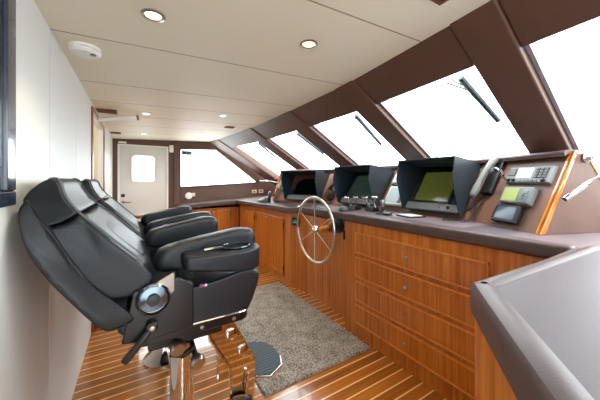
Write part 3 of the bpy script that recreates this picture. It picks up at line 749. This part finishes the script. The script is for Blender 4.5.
monitor('hooded monitor with a dark green screen behind the throttle levers', (2.03, 1.865), (2.03, 2.42), 1.045, 'scr_green', (0.13, 0.49, 0.20, 0.84), 1.462)
monitor('hooded monitor with a black screen, nearest the far corner', (2.04, 2.85), (1.82, 3.36), 1.035, 'scr_black', (0.08, 0.46, 0.22, 0.80), 1.440)

# instruments between the hoods
i = 2
def pa(y): return (PB[2].y-y)/(PB[2].y-PB[3].y)
t = thing('instrument_display', 'pale instrument display in a white frame low between two hoods', 'display', panel(i, pa(1.72), 0.2))
bm = new(); slab(bm, i, pa(1.835), pa(1.62), 0.10, 0.50, -0.002, 0.03, 0.006); obj('frame', bm, 'wplastic', t, bevel=0.005)
bm = new(); slab(bm, i, pa(1.815), pa(1.69), 0.14, 0.46, 0.028, 0.032); obj('screen', bm, 'scr_pale', t, smooth=False)
bm = new(); slab(bm, i, pa(1.675), pa(1.64), 0.14, 0.46, 0.028, 0.032); obj('key_strip', bm, 'grey', t)
t = thing('instrument_display', 'pale instrument display higher between two hoods under the top lip', 'display', panel(i, pa(1.72), 0.6))
bm = new(); slab(bm, i, pa(1.855), pa(1.68), 0.55, 0.92, -0.002, 0.025, 0.006); obj('frame', bm, 'grey', t, bevel=0.005)
bm = new(); slab(bm, i, pa(1.84), pa(1.695), 0.59, 0.88, 0.023, 0.027); obj('screen', bm, 'scr_pale', t, smooth=False)
t = thing('wall_handset', 'small black handset on the console face left of the throttles', 'telephone', panel(i, pa(2.68), 0.3))
bm = new(); slab(bm, i, pa(2.74), pa(2.62), 0.10, 0.26, -0.002, 0.03, 0.01); obj('base', bm, 'black', t, bevel=0.004)
bm = new(); slab(bm, i, pa(2.72), pa(2.60), 0.32, 0.62, -0.002, 0.03, 0.008); obj('cradle', bm, 'grey', t, bevel=0.006)
bm = new(); tube(bm, [panel(i, pa(2.71), 0.33, 0.05), panel(i, pa(2.68), 0.45, 0.055), panel(i, pa(2.63), 0.62, 0.05)], [0.026, 0.018, 0.026], 10); obj('handset', bm, 'black', t)

# radio microphone cluster at far end
i = 0
t = thing('radio_microphone', 'grey microphone with looped cable at the far end of the console', 'microphone', panel(i, 0.5, 0.3))
bm = new(); slab(bm, i, 0.2, 0.8, 0.30, 0.75, -0.002, 0.03, 0.03); obj('bracket', bm, 'grey', t, bevel=0.005)
bm = new(); tube(bm, [panel(i, 0.3, 0.35, 0.05), panel(i, 0.45, 0.6, 0.06), panel(i, 0.55, 0.9, 0.05)], [0.03, 0.022, 0.028], 12); obj('microphone', bm, 'lgrey', t)
bm = new(); tube(bm, helix(spline([panel(i, 0.3, 0.34, 0.05), panel(i, 0.1, 0.15, 0.06), panel(i, -0.2, 0.05, 0.05), panel(i, 0.0, 0.3, 0.04), panel(i, 0.3, 0.6, 0.03)], 10), 0.012, 16), 0.004, 5); obj('cable', bm, 'black', t)
def zc(x, y): return zf(x, y)+0.001
def hand_unit():
    x, y = 1.66, 3.72; z = zc(x, y)
    t = thing('hand_unit', 'black and grey hand unit lying on the worktop near the far corner', 'device', (x, y, z))
    bm = new(); tube(bm, [(x+0.02, y-0.05, z+0.045), (x+0.02, y+0.0, z+0.05), (x, y+0.09, z+0.035), (x-0.02, y+0.2, z+0.02)], [0.04, 0.048, 0.034, 0.018], 12); obj('body', bm, 'grey', t)
    bm = new(); tube(bm, spline([(x+0.03, y-0.06, z+0.01), (x+0.03, y-0.07, z+0.10), (x+0.05, y-0.03, z+0.15), (x+0.06, y+0.02, z+0.10)], 6), 0.022, 10); obj('grip', bm, 'black', t)
    bm = new(); ball(bm, (x-0.05, y+0.10, z+0.022), 0.022, (1.6, 1.2, 0.9)); obj('plug', bm, 'lgrey', t)
hand_unit()

# ------------------------------------------------------------------ controls on the worktop
def throttle(x, y, z, lab, ang):
    t = thing('throttle_lever', lab, 'throttle', (x, y, z), 'chrome engine throttles')
    bm = new(); hexa(bm, [(x-0.06, y-0.05, z), (x+0.06, y-0.05, z), (x+0.06, y+0.05, z), (x-0.06, y+0.05, z), (x-0.035, y-0.04, z+0.045), (x+0.035, y-0.04, z+0.045), (x+0.035, y+0.04, z+0.045), (x-0.035, y+0.04, z+0.045)])
    obj('base', bm, 'black', t, bevel=0.01, seg=3)
    for s, a in ((-1, ang), (1, ang-0.25)):
        yy = y+s*0.036; tip = V((x+0.13*math.sin(a), yy+s*0.012, z+0.03+0.10*math.cos(a)))
        bm = new(); tube(bm, spline([(x, yy, z+0.03), ((x+tip.x)/2, yy, z+0.075), tip], 5), [0.011]*3+[0.009]*8, 10); lv = obj('lever', bm, 'chrome', t)
        bm = new(); tube(bm, [tip+V((0, -0.034, 0)), tip+V((0, -0.028, 0.002)), tip+V((0, 0.028, 0.002)), tip+V((0, 0.034, 0))], [0.007, 0.012, 0.012, 0.007], 12); obj('handle', bm, 'chrome', lv)
throttle(1.88, 2.03, 1.010, 'chrome twin throttle in front of the dark green hooded monitor', -0.25)
throttle(1.88, 1.795, 1.0185, 'chrome twin throttle at the right corner of the green monitor', -0.15)
t = thing('joystick', 'short grey thruster joystick standing between two hoods', 'joystick', (1.88, 1.665, 1.019))
bm = new(); lathe(bm, [(0, 0), (0.035, 0), (0.032, 0.01), (0.014, 0.02), (0.011, 0.06), (0, 0.06)], (1.88, 1.665, 1.019), (0, 0, 1), 20); obj('base', bm, 'black', t)
bm = new(); lathe(bm, [(0, 0.05), (0.014, 0.052), (0.018, 0.08), (0.021, 0.10), (0.017, 0.112), (0, 0.115)], (1.88, 1.665, 1.019), (-0.1, 0, 1), 18); obj('knob', bm, 'steel', t)
t = thing('control_dome', 'blue-grey domed control on the worktop left of the throttles', 'control', (1.76, 2.06, 1.003))
bm = new(); ball(bm, (1.76, 2.06, 1.006), 0.05, (1.1, 1.1, 0.95), 18); bmesh.ops.bisect_plane(bm, geom=bm.verts[:]+bm.edges[:]+bm.faces[:], plane_co=(0, 0, 1.004), plane_no=(0, 0, -1), clear_outer=True)
obj('dome', bm, 'rubber', t)
bm = new(); lathe(bm, [(0, 0), (0.056, 0), (0.056, 0.006), (0.05, 0.010), (0, 0.010)], (1.76, 2.06, 1.003), (0, 0, 1), 24); obj('skirt', bm, 'black', t)
t = thing('round_gauge', 'flat round dark gauge set on the worktop above the wheel', 'gauge', (1.76, 2.40, 0.998))
bm = new(); lathe(bm, [(0, 0), (0.05, 0), (0.046, 0.014), (0.036, 0.018), (0.036, 0.012), (0, 0.012)], (1.76, 2.40, 0.998), (0, 0, 1), 24); obj('rim', bm, 'grey', t)
bm = new(); lathe(bm, [(0, 0.011), (0.037, 0.011), (0.034, 0.013), (0, 0.013)], (1.76, 2.40, 0.998), (0, 0, 1), 24); obj('dial', bm, 'black', t)
t = thing('round_gauge', 'flat round grey gauge on the worktop nearer the black monitor', 'gauge', (1.80, 2.60, 1.0))
bm = new(); lathe(bm, [(0, 0), (0.045, 0), (0.04, 0.012), (0, 0.016)], (1.80, 2.60, 1.0), (0, 0, 1), 24); obj('rim', bm, 'grey', t)
bm = new(); lathe(bm, [(0, 0.011), (0.03, 0.0135), (0.028, 0.018), (0, 0.018)], (1.80, 2.60, 1.0), (0, 0, 1), 24); obj('dial', bm, 'black', t)
t = thing('notepad', 'flat dark edged notepad lying before the chart monitor', 'notepad', (1.83, 1.36, 1.019))
bm = new(); obox(bm, (1.76, 1.30, 1.0195), (0.15, -0.03, 0), (0.04, 0.16, 0), (0, 0, 0.008)); obj('cover', bm, 'black', t, bevel=0.002)
bm = new(); obox(bm, (1.775, 1.309, 1.0275), (0.12, -0.024, 0), (0.034, 0.136, 0), (0, 0, 0.004)); obj('pages', bm, 'paper', t)
t = thing('pouch', 'small black pouch on the worktop beside the notepad', 'pouch', (1.76, 1.52, 1.019))
bm = new(); ball(bm, (1.76, 1.52, 1.033), 0.03, (1.3, 1.6, 0.5), 14); obj('body', bm, 'black', t)
bm = new(); tube(bm, spline([(1.74, 1.55, 1.024), (1.72, 1.60, 1.023), (1.75, 1.62, 1.023), (1.77, 1.57, 1.024)], 5), 0.004, 6); obj('strap', bm, 'black', t)

# ------------------------------------------------------------------ wheel and helm fittings
WC = V((1.49, 2.18, 0.822)); WR = 0.315
t = thing('steering_wheel', "six spoked polished steel ship's wheel before the teak pedestal", 'steering wheel', WC)
bm = new(); tube(bm, [WC+V((0, WR*math.cos(a), WR*math.sin(a))) for a in [2*PI*k/64 for k in range(64)]], 0.0135, 12, closed=True); obj('rim', bm, 'steel', t)
for k in range(6):
    a = PI/2+k*PI/3; d = V((0, math.cos(a), math.sin(a)))
    bm = new(); tube(bm, [WC+V((0.01, 0, 0))+d*0.03, WC+V((0.003, 0, 0))+d*(WR-0.008)], [0.009, 0.007], 10); obj('spoke', bm, 'chrome', t)
bm = new(); lathe(bm, [(0, -0.028), (0.018, -0.026), (0.032, -0.012), (0.04, 0.0), (0.04, 0.018), (0.03, 0.03), (0, 0.03)], WC, (1, 0, 0), 24); h = obj('hub', bm, 'chrome', t)
bm = new(); lathe(bm, [(0, -0.036), (0.013, -0.034), (0.018, -0.026), (0, -0.024)], WC, (1, 0, 0), 18); obj('cap', bm, 'orange', h)
bm = new(); lathe(bm, [(0.03, 0.025), (0.032, 0.04), (0.026, 0.08), (0.03, 0.14), (0.04, 0.19), (0.048, 0.209), (0, 0.209)], WC, (1, 0, 0), 24); obj('shaft', bm, 'wood', t)
a = math.radians(139); p = WC+V((0, -WR*math.cos(a), WR*math.sin(a)))
bm = new(); lathe(bm, [(0, 0), (0.010, 0), (0.008, 0.014), (0.014, 0.03), (0.011, 0.042), (0, 0.044)], p+V((-0.005, 0, 0)), (-1, 0, 0), 14); obj('knob', bm, 'steel', t)

t = thing('helm_display', 'small black gauge with green lights on the pedestal left of wheel', 'gauge', (1.655, 2.775, 0.80))
e = V((1.70-1.625, 2.62-2.895, 0)).normalized(); n = V((e.y, -e.x, 0))
if n.x > 0: n = -n
o = V((1.653, 2.795, 0.765))-e*0.055+n*0.001
bm = new(); obox(bm, o, e*0.11, n*0.03, V((0, 0, 0.095))); obj('body', bm, 'black', t, bevel=0.006)
bm = new(); obox(bm, o+e*0.012+n*0.029+V((0, 0, 0.02)), e*0.086, n*0.003, V((0, 0, 0.06))); obj('screen', bm, 'scr_black', t)
for k, (a, z) in enumerate(((0.03, 0.035), (0.055, 0.055), (0.075, 0.035), (0.055, 0.035))):
    bm = new(); obox(bm, o+e*a+n*0.031+V((0, 0, z)), e*0.012, n*0.003, V((0, 0, 0.008))); obj('light', bm, 'led', t)
t = thing('engine_control', 'black ribbed round control on the pedestal right of the wheel', 'control', (1.70, 2.06, 0.895))
o = (1.699, 2.05, 0.862)
bm = new(); lathe(bm, [(0, 0), (0.070, 0), (0.070, 0.016), (0.060, 0.020), (0.065, 0.04), (0.052, 0.045), (0.055, 0.065), (0.042, 0.070), (0.044, 0.098), (0.025, 0.11), (0, 0.112)], o, (-1, 0, 0), 30); obj('body', bm, 'black', t)
bm = new(); tube(bm, [V(o)+V((-0.05, 0.02, 0.04)), V(o)+V((-0.07, 0.03, 0.085))], [0.008, 0.006], 10); lv = obj('lever', bm, 'chrome', t)
bm = new(); ball(bm, V(o)+V((-0.072, 0.031, 0.095)), 0.016); obj('knob', bm, 'black', lv)

# ------------------------------------------------------------------ wipers outside the glass
def wiper(lab, tip, root, side):
    # tip/root are (y,z) on the glass plane
    def G(p, o=0.09): return ws(p[0], p[1]-0.855*o, o)
    t = thing('wiper', lab, 'wiper', G(root), 'windscreen wipers')
    R, Tp = G(root), G(tip); mid = R.lerp(Tp, 0.42)
    bm = new(); tube(bm, [R.lerp(Tp, 0.05), Tp], [0.020, 0.016], 8); obj('blade', bm, 'wiper', t)
    bm = new(); A = G((root[0]+side*0.13, root[1]+0.012), 0.14)
    tube(bm, spline([A, A.lerp(mid, 0.6)+NRM*0.012, mid+NRM*0.01], 5), 0.006, 6)
    A2 = G((root[0]+side*0.09, root[1]+0.02), 0.14); tube(bm, spline([A2, A2.lerp(mid, 0.6)+NRM*0.012, R.lerp(Tp, 0.36)+NRM*0.01], 5), 0.005, 6)
    obj('arm', bm, 'wiper', t)
    bm = new(); obox(bm, mid+V((-0.03, -0.012, 0.012)), (0.07, 0, -0.04), (0, 0.024, 0), (0.01, 0, 0.012)); obj('joint', bm, 'wiper', t, bevel=0.003)
wiper('dark wiper on the large pane above the chart monitor', (0.834, 1.695), (0.885, 1.935), 1)
wiper('dark wiper on the pane above the dark green monitor', (1.951, 1.679), (1.898, 1.934), 1)
wiper('dark wiper on the pane above the black screened monitor', (2.982, 1.670), (2.999, 1.930), 1)
wiper('small dark wiper on the pane nearest the far corner', (4.167, 1.696), (4.104, 1.932), 1)

# ------------------------------------------------------------------ helm chairs (local frame: x forward, y left, origin under the post)
def cushion(bm, prof, ys, k=1.0):
    """closed side outline swept across y with shrinking ends: (y, shrink) slices"""
    cx = sum(p[0] for p in prof)/len(prof); c_z = sum(p[1] for p in prof)/len(prof)
    rings = []
    for y, s in ys:
        rings.append([(cx+(p[0]-cx)*s, y, c_z+(p[1]-c_z)*s) for p in prof])
    loft(bm, rings)
def dense(prof, n=3):
    out = []
    for i in range(len(prof)):
        a, b = prof[i], prof[(i+1) % len(prof)]
        for j in range(n): out.append((a[0]+(b[0]-a[0])*j/n, a[1]+(b[1]-a[1])*j/n))
    return out
def taper(bm):
    # shoulders of the backrest draw in towards the top
    for v in bm.verts:
        if v.co.z > 1.08: v.co.y *= 1-0.30*((v.co.z-1.08)/0.23)**2.0
def chair(loc, lab):
    t = thing('helm_chair', lab, 'chair', loc, 'black leather helm chairs')
    L = dict(local=True)
    # backrest: rear shell, pads
    shell = [(-0.500, 1.21), (-0.476, 1.10), (-0.425, 0.995), (-0.33, 0.855), (-0.275, 0.785), (-0.19, 0.808), (-0.21, 0.84), (-0.262, 0.90), (-0.315, 0.955), (-0.375, 1.06), (-0.415, 1.145), (-0.455, 1.19), (-0.482, 1.25)]
    bm = new(); cushion(bm, dense(shell, 2), [(-0.318, 0.965), (-0.317, 0.985), (-0.306, 1), (-0.26, 1), (0, 1.0), (0.26, 1), (0.306, 1), (0.317, 0.985), (0.318, 0.965)])
    taper(bm); bk = obj('backrest', bm, 'leather2', t, sub=1, **L)
    head = [(-0.486, 1.212), (-0.452, 1.152), (-0.40, 1.163), (-0.358, 1.190), (-0.386, 1.225), (-0.406, 1.262), (-0.418, 1.298), (-0.436, 1.312), (-0.460, 1.298), (-0.484, 1.270), (-0.497, 1.24)]
    bm = new(); cushion(bm, dense(head, 2), [(-0.296, 0.93), (-0.295, 0.965), (-0.284, 1.0), (-0.258, 1.01), (-0.1, 1.01), (0.1, 1.01), (0.258, 1.01), (0.284, 1.0), (0.295, 0.965), (0.296, 0.93)])
    taper(bm); hp = obj('head_pad', bm, 'leather', bk, sub=2, **L)
    pad = [(-0.448, 1.150), (-0.405, 1.060), (-0.345, 0.955), (-0.285, 0.895), (-0.22, 0.885), (-0.148, 0.905), (-0.130, 0.945), (-0.175, 1.000), (-0.250, 1.075), (-0.300, 1.130), (-0.350, 1.180), (-0.40, 1.158)]
    bm = new(); cushion(bm, dense(pad, 2), [(-0.300, 0.90), (-0.299, 0.95), (-0.288, 1.0), (-0.262, 1.03), (-0.15, 1.04), (-0.12, 0.99), (0.12, 0.99), (0.15, 1.04), (0.262, 1.03), (0.288, 1.0), (0.299, 0.95), (0.300, 0.90)])
    taper(bm); bp = obj('back_pad', bm, 'leather', bk, sub=2, **L)
    lum = [(-0.345, 1.150), (-0.296, 1.128), (-0.235, 1.064), (-0.176, 1.008), (-0.155, 0.985), (-0.2, 0.97), (-0.28, 1.04), (-0.345, 1.11)]
    bm = new(); cushion(bm, dense(lum, 2), [(-0.145, 0.88), (-0.138, 0.97), (0, 1.03), (0.138, 0.97), (0.145, 0.88)]); obj('lumbar_pad', bm, 'leather', bk, sub=1, **L)
    # stitched seams along the near and far front corner
    for s in (-1, 1):
        bm = new()
        for off in (0.0, 0.011, 0.022):
            y = s*(0.272-off)
            tube(bm, spline([(-0.446, y, 1.307), (-0.430, y, 1.311), (-0.414, y, 1.297), (-0.402, y, 1.262), (-0.382, y, 1.226), (-0.352, y, 1.188), (-0.298, y*1.03, 1.135), (-0.245, y*1.04, 1.080), (-0.168, y*1.05, 1.004)], 5), 0.0022, 5)
        taper(bm); obj('seam', bm, 'stitch', bk, **L)
    # hinge bracket, knobs, lever on each side
    for s in (-1, 1):
        y = s*0.312
        bm = new(); prism(bm, [(-0.20, y, 0.91), (-0.05, y, 0.935), (0.0, y, 0.90), (0.0, y, 0.735), (-0.15, y, 0.725), (-0.235, y, 0.735)], (0, s*-0.03, 0)); br = obj('hinge_plate', bm, 'blackm', t, bevel=0.006, **L)
        bm = new(); prism(bm, [(-0.15, y+s*0.004, 0.92), (-0.10, y+s*0.004, 0.945), (-0.075, y+s*0.004, 0.957), (-0.068, y+s*0.004, 0.957), (-0.068, y+s*0.004, 0.89), (-0.10, y+s*0.004, 0.862), (-0.15, y+s*0.004, 0.862)], (0, -s*0.008, 0)); obj('arm_bracket', bm, 'bsteel', t, bevel=0.002, **L)
        bm = new(); lathe(bm, [(0, 0), (0.054, 0), (0.056, 0.012), (0.052, 0.018), (0.047, 0.010), (0.040, 0.006), (0, 0.006)], (-0.138, y+s*0.003, 0.876), (0, s, 0), 36); rk = obj('recline_knob', bm, 'chrome', t, **L)
        bm = new(); lathe(bm, [(0, 0.006), (0.045, 0.006), (0.043, 0.011), (0, 0.013)], (-0.138, y+s*0.003, 0.876), (0, s, 0), 30); obj('knob_face', bm, 'dsteel', rk, **L)
        bm = new(); lathe(bm, [(0, 0.01), (0.021, 0.01), (0.020, 0.024), (0, 0.025)], (-0.138, y+s*0.003, 0.876), (0, s, 0), 24); obj('knob_cap', bm, 'black', rk, **L)
    y = -0.318
    bm = new(); lathe(bm, [(0, 0), (0.02, 0), (0.02, 0.018), (0.015, 0.024), (0, 0.025)], (-0.142, y, 0.782), (0, -1, 0), 20); lv = obj('lever', bm, 'blackm', t, **L)
    bm = new(); tube(bm, [(-0.142, y-0.016, 0.782), (-0.165, y-0.022, 0.757), (-0.222, y-0.024, 0.694), (-0.226, y-0.024, 0.690)], [0.010, 0.011, 0.013, 0.010], 12); obj('grip', bm, 'black', lv, **L)
    bm = new(); lathe(bm, [(0, 0), (0.009, 0), (0.008, 0.006), (0, 0.007)], (-0.142, y-0.023, 0.782), (0, -1, 0), 12); obj('bolt', bm, 'steel', lv, **L)
    # seat cushion
    seat = [(-0.24, 0.755), (-0.252, 0.79), (-0.235, 0.845), (-0.17, 0.872), (-0.05, 0.878), (0.08, 0.89), (0.19, 0.912), (0.252, 0.918), (0.285, 0.895), (0.280, 0.85), (0.252, 0.775), (0.228, 0.733), (0.1, 0.73), (-0.1, 0.735)]
    bm = new(); cushion(bm, dense(seat, 2), [(-0.302, 0.92), (-0.301, 0.96), (-0.288, 1.0), (-0.26, 1.015), (-0.2, 1.01), (-0.19, 0.97), (0.19, 0.97), (0.2, 1.01), (0.26, 1.015), (0.288, 1.0), (0.301, 0.96), (0.302, 0.92)])
    st = obj('seat', bm, 'leather2', t, sub=2, **L)
    bm = new(); tube(bm, spline([(-0.05, -0.288, 0.868), (0.06, -0.292, 0.876), (0.16, -0.292, 0.897), (0.25, -0.288, 0.906)], 6), 0.003, 5); obj('piping', bm, 'stitch', st, **L)
    # little tricolour tag
    x0 = 0.035
    bm = new(); box(bm, x0-0.012, x0+0.018, -0.306, -0.301, 0.878, 0.890); tg = obj('maker_tag', bm, 'blue', st, **L)
    bm = new(); box(bm, x0-0.004, x0+0.008, -0.3065, -0.3055, 0.879, 0.889); obj('tag_patch', bm, 'red', tg, **L)
    bm = new(); box(bm, x0+0.009, x0+0.016, -0.3065, -0.3055, 0.880, 0.888); obj('tag_patch', bm, 'wplastic', tg, **L)
    # base pan
    pan = [(x, yy) for x, yy in rrect(-0.20, 0.240, -0.295, 0.295, 0.05, 5)]
    bm = new(); prism(bm, [(x, yy, 0.694) for x, yy in pan], (0, 0, 0.046)); pn = obj('base_pan', bm, 'blackm', t, bevel=0.010, seg=3, **L)
    bm = new(); tube(bm, [(x*1.003, yy*1.035, 0.741) for x, yy in pan], 0.004, 6, closed=True); obj('trim_strip', bm, 'chrome', pn, **L)
    for x in (0.035, 0.165):
        bm = new(); lathe(bm, [(0, 0), (0.009, 0), (0.007, 0.005), (0, 0.006)], (x, -0.295, 0.714), (0, -1, 0), 14); obj('rivet', bm, 'steel', pn, **L)
    # underseat slide and swivel
    bm = new(); box(bm, -0.15, 0.16, -0.14, 0.14, 0.585, 0.688); obj('slide', bm, 'black', t, bevel=0.01, **L)
    bm = new(); lathe(bm, [(0, 0.60), (0.07, 0.60), (0.075, 0.59), (0.075, 0.56), (0.07, 0.55), (0.055, 0.545), (0, 0.545)], (0, 0, 0), (0, 0, 1), 40); obj('swivel_cover', bm, 'chrome', t, **L)
    bm = new(); lathe(bm, [(0, 0), (0.138, 0), (0.138, 0.014), (0.125, 0.03), (0.09, 0.055), (0.066, 0.09), (0.056, 0.13), (0.054, 0.16), (0.054, 0.53), (0, 0.53)], (0, 0, 0), (0, 0, 1), 40); obj('pedestal', bm, 'chrome', t, **L)
    for x, yy, z in ((-0.05, -0.19, 0.625), (0.03, -0.17, 0.53)):
        bm = new(); tube(bm, [(x, yy+0.12, z+0.02), (x, yy-0.03, z)], 0.012, 10); rod = obj('adjuster', bm, 'black', t, **L)
        bm = new(); lathe(bm, [(0, 0), (0.026, 0), (0.031, 0.012), (0.031, 0.028), (0.024, 0.038), (0, 0.04)], (x, yy-0.02, z), (0.15, -1, -0.12), 20); obj('knob', bm, 'steel', rod, **L)
    bm = new(); tube(bm, [(-0.07, -0.17, 0.575), (-0.02, -0.175, 0.555), (0.03, -0.15, 0.56)], 0.014, 8); obj('link', bm, 'black', t, **L)
    # armrests
    for s in (-1, 1):
        yc = 0.25 if s > 0 else -0.172
        ap = [(-0.148, 0.985), (-0.142, 0.955), (-0.115, 0.942), (0.05, 0.946), (0.17, 0.952), (0.214, 0.965), (0.228, 1.0), (0.228, 1.050), (0.212, 1.082), (0.15, 1.088), (0.04, 1.066), (-0.08, 1.045), (-0.130, 1.030)]
        if s < 0: ap = [(x+(0.069 if x > 0.1 else 0.02), z-0.012) for x, z in ap]
        bm = new(); cushion(bm, dense(ap, 2), [(yc-0.052, 0.78), (yc-0.051, 0.87), (yc-0.043, 0.97), (yc-0.028, 1.02), (yc, 1.03), (yc+0.028, 1.02), (yc+0.043, 0.97), (yc+0.051, 0.87), (yc+0.052, 0.78)])
        ar = obj('armrest', bm, 'leather', t, sub=2, **L)
        if s < 0:
            # outboard cup-holder pod
            pl = [(-0.035, -0.20), (-0.035, -0.315), (-0.015, -0.332), (0.18, -0.338), (0.235, -0.332), (0.275, -0.308), (0.293, -0.265), (0.290, -0.20)]
            bm = new(); hexpts = [[(x, yy, 0.952-max(0, min(1, (x+0.03)/0.2))*0.036) for x, yy in pl], [(x, yy, 1.0105+max(0, x)*0.01) for x, yy in pl]]; loft(bm, hexpts); cp = obj('cup_pod', bm, 'leather', ar, bevel=0.016, seg=4, **L)
            c = (0.178, -0.268, 1.0145)
            bm = new(); rr = [V((c[0]+0.062*math.cos(a), c[1]+0.050*math.sin(a), c[2]+0.004)) for a in [2*PI*k/40 for k in range(40)]]; tube(bm, rr, 0.004, 8, closed=True); obj('cup_ring', bm, 'dsteel', cp, **L)
            bm = new(); lathe(bm, [(0, 0), (0.061, 0), (0.061, 0.001), (0, 0.001)], c, (0, 0, 1), 30); bmesh.ops.scale(bm, vec=(1, 0.8, 1), space=Matrix.Translation(-V(c)), verts=bm.verts); obj('cup_well', bm, 'black', cp, **L)
            bm = new(); tube(bm, [(0.045, -0.283, 1.018), (0.085, -0.280, 1.0205), (0.125, -0.275, 1.0205)], [0.008, 0.007, 0.006], 8); obj('slider', bm, 'chrome', cp, **L)
        bm = new(); box(bm, -0.045, 0.02, yc-0.02, yc+0.02, 0.87, 0.955); obj('arm_post', bm, 'black', t, bevel=0.004, **L)
    # footrest: two bent plates and a ribbed step
    fp = [(0.10, 0.60), (0.105, 0.555), (0.125, 0.525), (0.195, 0.395), (0.205, 0.33), (0.205, 0.175), (0.325, 0.175), (0.332, 0.395), (0.318, 0.42), (0.225, 0.60), (0.21, 0.69), (0.10, 0.69)]
    for s in (-1, 1):
        bm = new(); prism(bm, [(x, s*0.122, z) for x, z in fp], (0, -s*0.010, 0)); lg = obj('footrest_bracket', bm, 'chrome', t, bevel=0.002, **L)
        bm = new(); tube(bm, [(x, s*0.124, z) for x, z in fp[:6]], 0.008, 8); obj('edge_tube', bm, 'chrome', lg, **L)
        for x, z in ((0.205, 0.555), (0.265, 0.455)):
            bm = new(); lathe(bm, [(0, 0), (0.026, 0), (0.026, 0.010), (0.018, 0.014), (0, 0.014)], (x, s*0.122, z), (0.2, s, 0.1), 20); obj('bolt', bm, 'chrome', lg, **L)
        bm = new(); lathe(bm, [(0, 0), (0.008, 0), (0.008, 0.006), (0, 0.007)], (0.308, s*0.122, 0.405), (0, s, 0), 12); obj('bolt', bm, 'orange', lg, **L)
    stp = [(0.33, -0.125), (0.40, -0.165), (0.49, -0.118), (0.515, -0.05), (0.515, 0.05), (0.49, 0.118), (0.40, 0.165), (0.33, 0.125)]
    bm = new(); prism(bm, [(x, yy, 0.288) for x, yy in stp], (0, 0, 0.016)); fr = obj('footrest', bm, 'chrome', t, bevel=0.004, **L)
    bm = new(); prism(bm, [(0.33+(x-0.33)*0.97, yy*0.96, 0.3045) for x, yy in stp], (0, 0, 0.004))
    for k in range(-7, 8):
        yy = k*0.02; x1 = 0.505-max(0, abs(yy)-0.05)*0.55
        if abs(yy) > 0.12: x1 = 0.44
        box(bm, 0.338, x1, yy-0.005, yy+0.005, 0.3085, 0.3115)
    obj('tread', bm, 'rubber', fr, **L)
    bm = new(); tube(bm, [(0.285, -0.142, 0.345), (0.277, -0.145, 0.29), (0.270, -0.148, 0.232)], 0.007, 10); rl = obj('release_rod', bm, 'chrome', t, **L)
    bm = new(); tube(bm, [(0.190, -0.150, 0.236), (0.205, -0.150, 0.238), (0.25, -0.150, 0.232), (0.292, -0.150, 0.224), (0.30, -0.150, 0.222)], [0.010, 0.016, 0.012, 0.016, 0.010], 12); obj('release_handle', bm, 'black', rl, **L)
    return t
ch1 = chair((0.19, 1.42, 0), 'nearest black leather helm chair, its cup holder arm showing')
def dup(root, loc, lab):
    r = root.copy(); COL.objects.link(r); r.location = loc; r['label'] = lab
    def rec(o, p):
        for c in list(o.children):
            d = c.copy(); COL.objects.link(d); d.parent = p; rec(c, d)
    rec(root, r); return r
dup(ch1, (0.178, 2.225, 0), 'black leather helm chair behind the nearest one, closer to the door')

# ------------------------------------------------------------------ light, sky, camera
W = bpy.data.worlds.new('sky'); S.world = W; W.use_nodes = True
bg = W.node_tree.nodes['Background']; bg.inputs[1].default_value = 2.8
nt = W.node_tree; tc = nt.nodes.new('ShaderNodeTexCoord'); sx_ = nt.nodes.new('ShaderNodeSeparateXYZ'); rp = nt.nodes.new('ShaderNodeValToRGB')
nt.links.new(tc.outputs['Generated'], sx_.inputs[0]); nt.links.new(sx_.outputs['Z'], rp.inputs[0]); nt.links.new(rp.outputs[0], bg.inputs[0])
rp.color_ramp.elements[0].position = 0.0; rp.color_ramp.elements[0].color = (0.66, 0.70, 0.72, 1)
rp.color_ramp.elements[1].position = 0.02; rp.color_ramp.elements[1].color = (0.90, 0.955, 1.0, 1)
sd = bpy.data.lights.new('sun', 'SUN'); sd.energy = 2.2; sd.angle = math.radians(3); sd.color = (1, 0.93, 0.82)
so = bpy.data.objects.new('sun', sd); COL.objects.link(so)
so.rotation_euler = V((0.12, 0.16, -0.97)).to_track_quat('-Z', 'Y').to_euler()

cam = bpy.data.cameras.new('camera'); co = bpy.data.objects.new('camera', cam); COL.objects.link(co)
co.location = (0, 0, 1.3); co.rotation_euler = (PI/2, 0, -math.atan2(0.5195, 0.8545))
cam.sensor_width = 36; cam.lens = 269/600*36; cam.shift_y = -19/600; cam.clip_start = 0.02
S.camera = co
S.view_settings.view_transform = 'Standard'; S.view_settings.look = 'None'; S.view_settings.exposure = 1.95; S.view_settings.gamma = 1
S.view_settings.use_curve_mapping = False
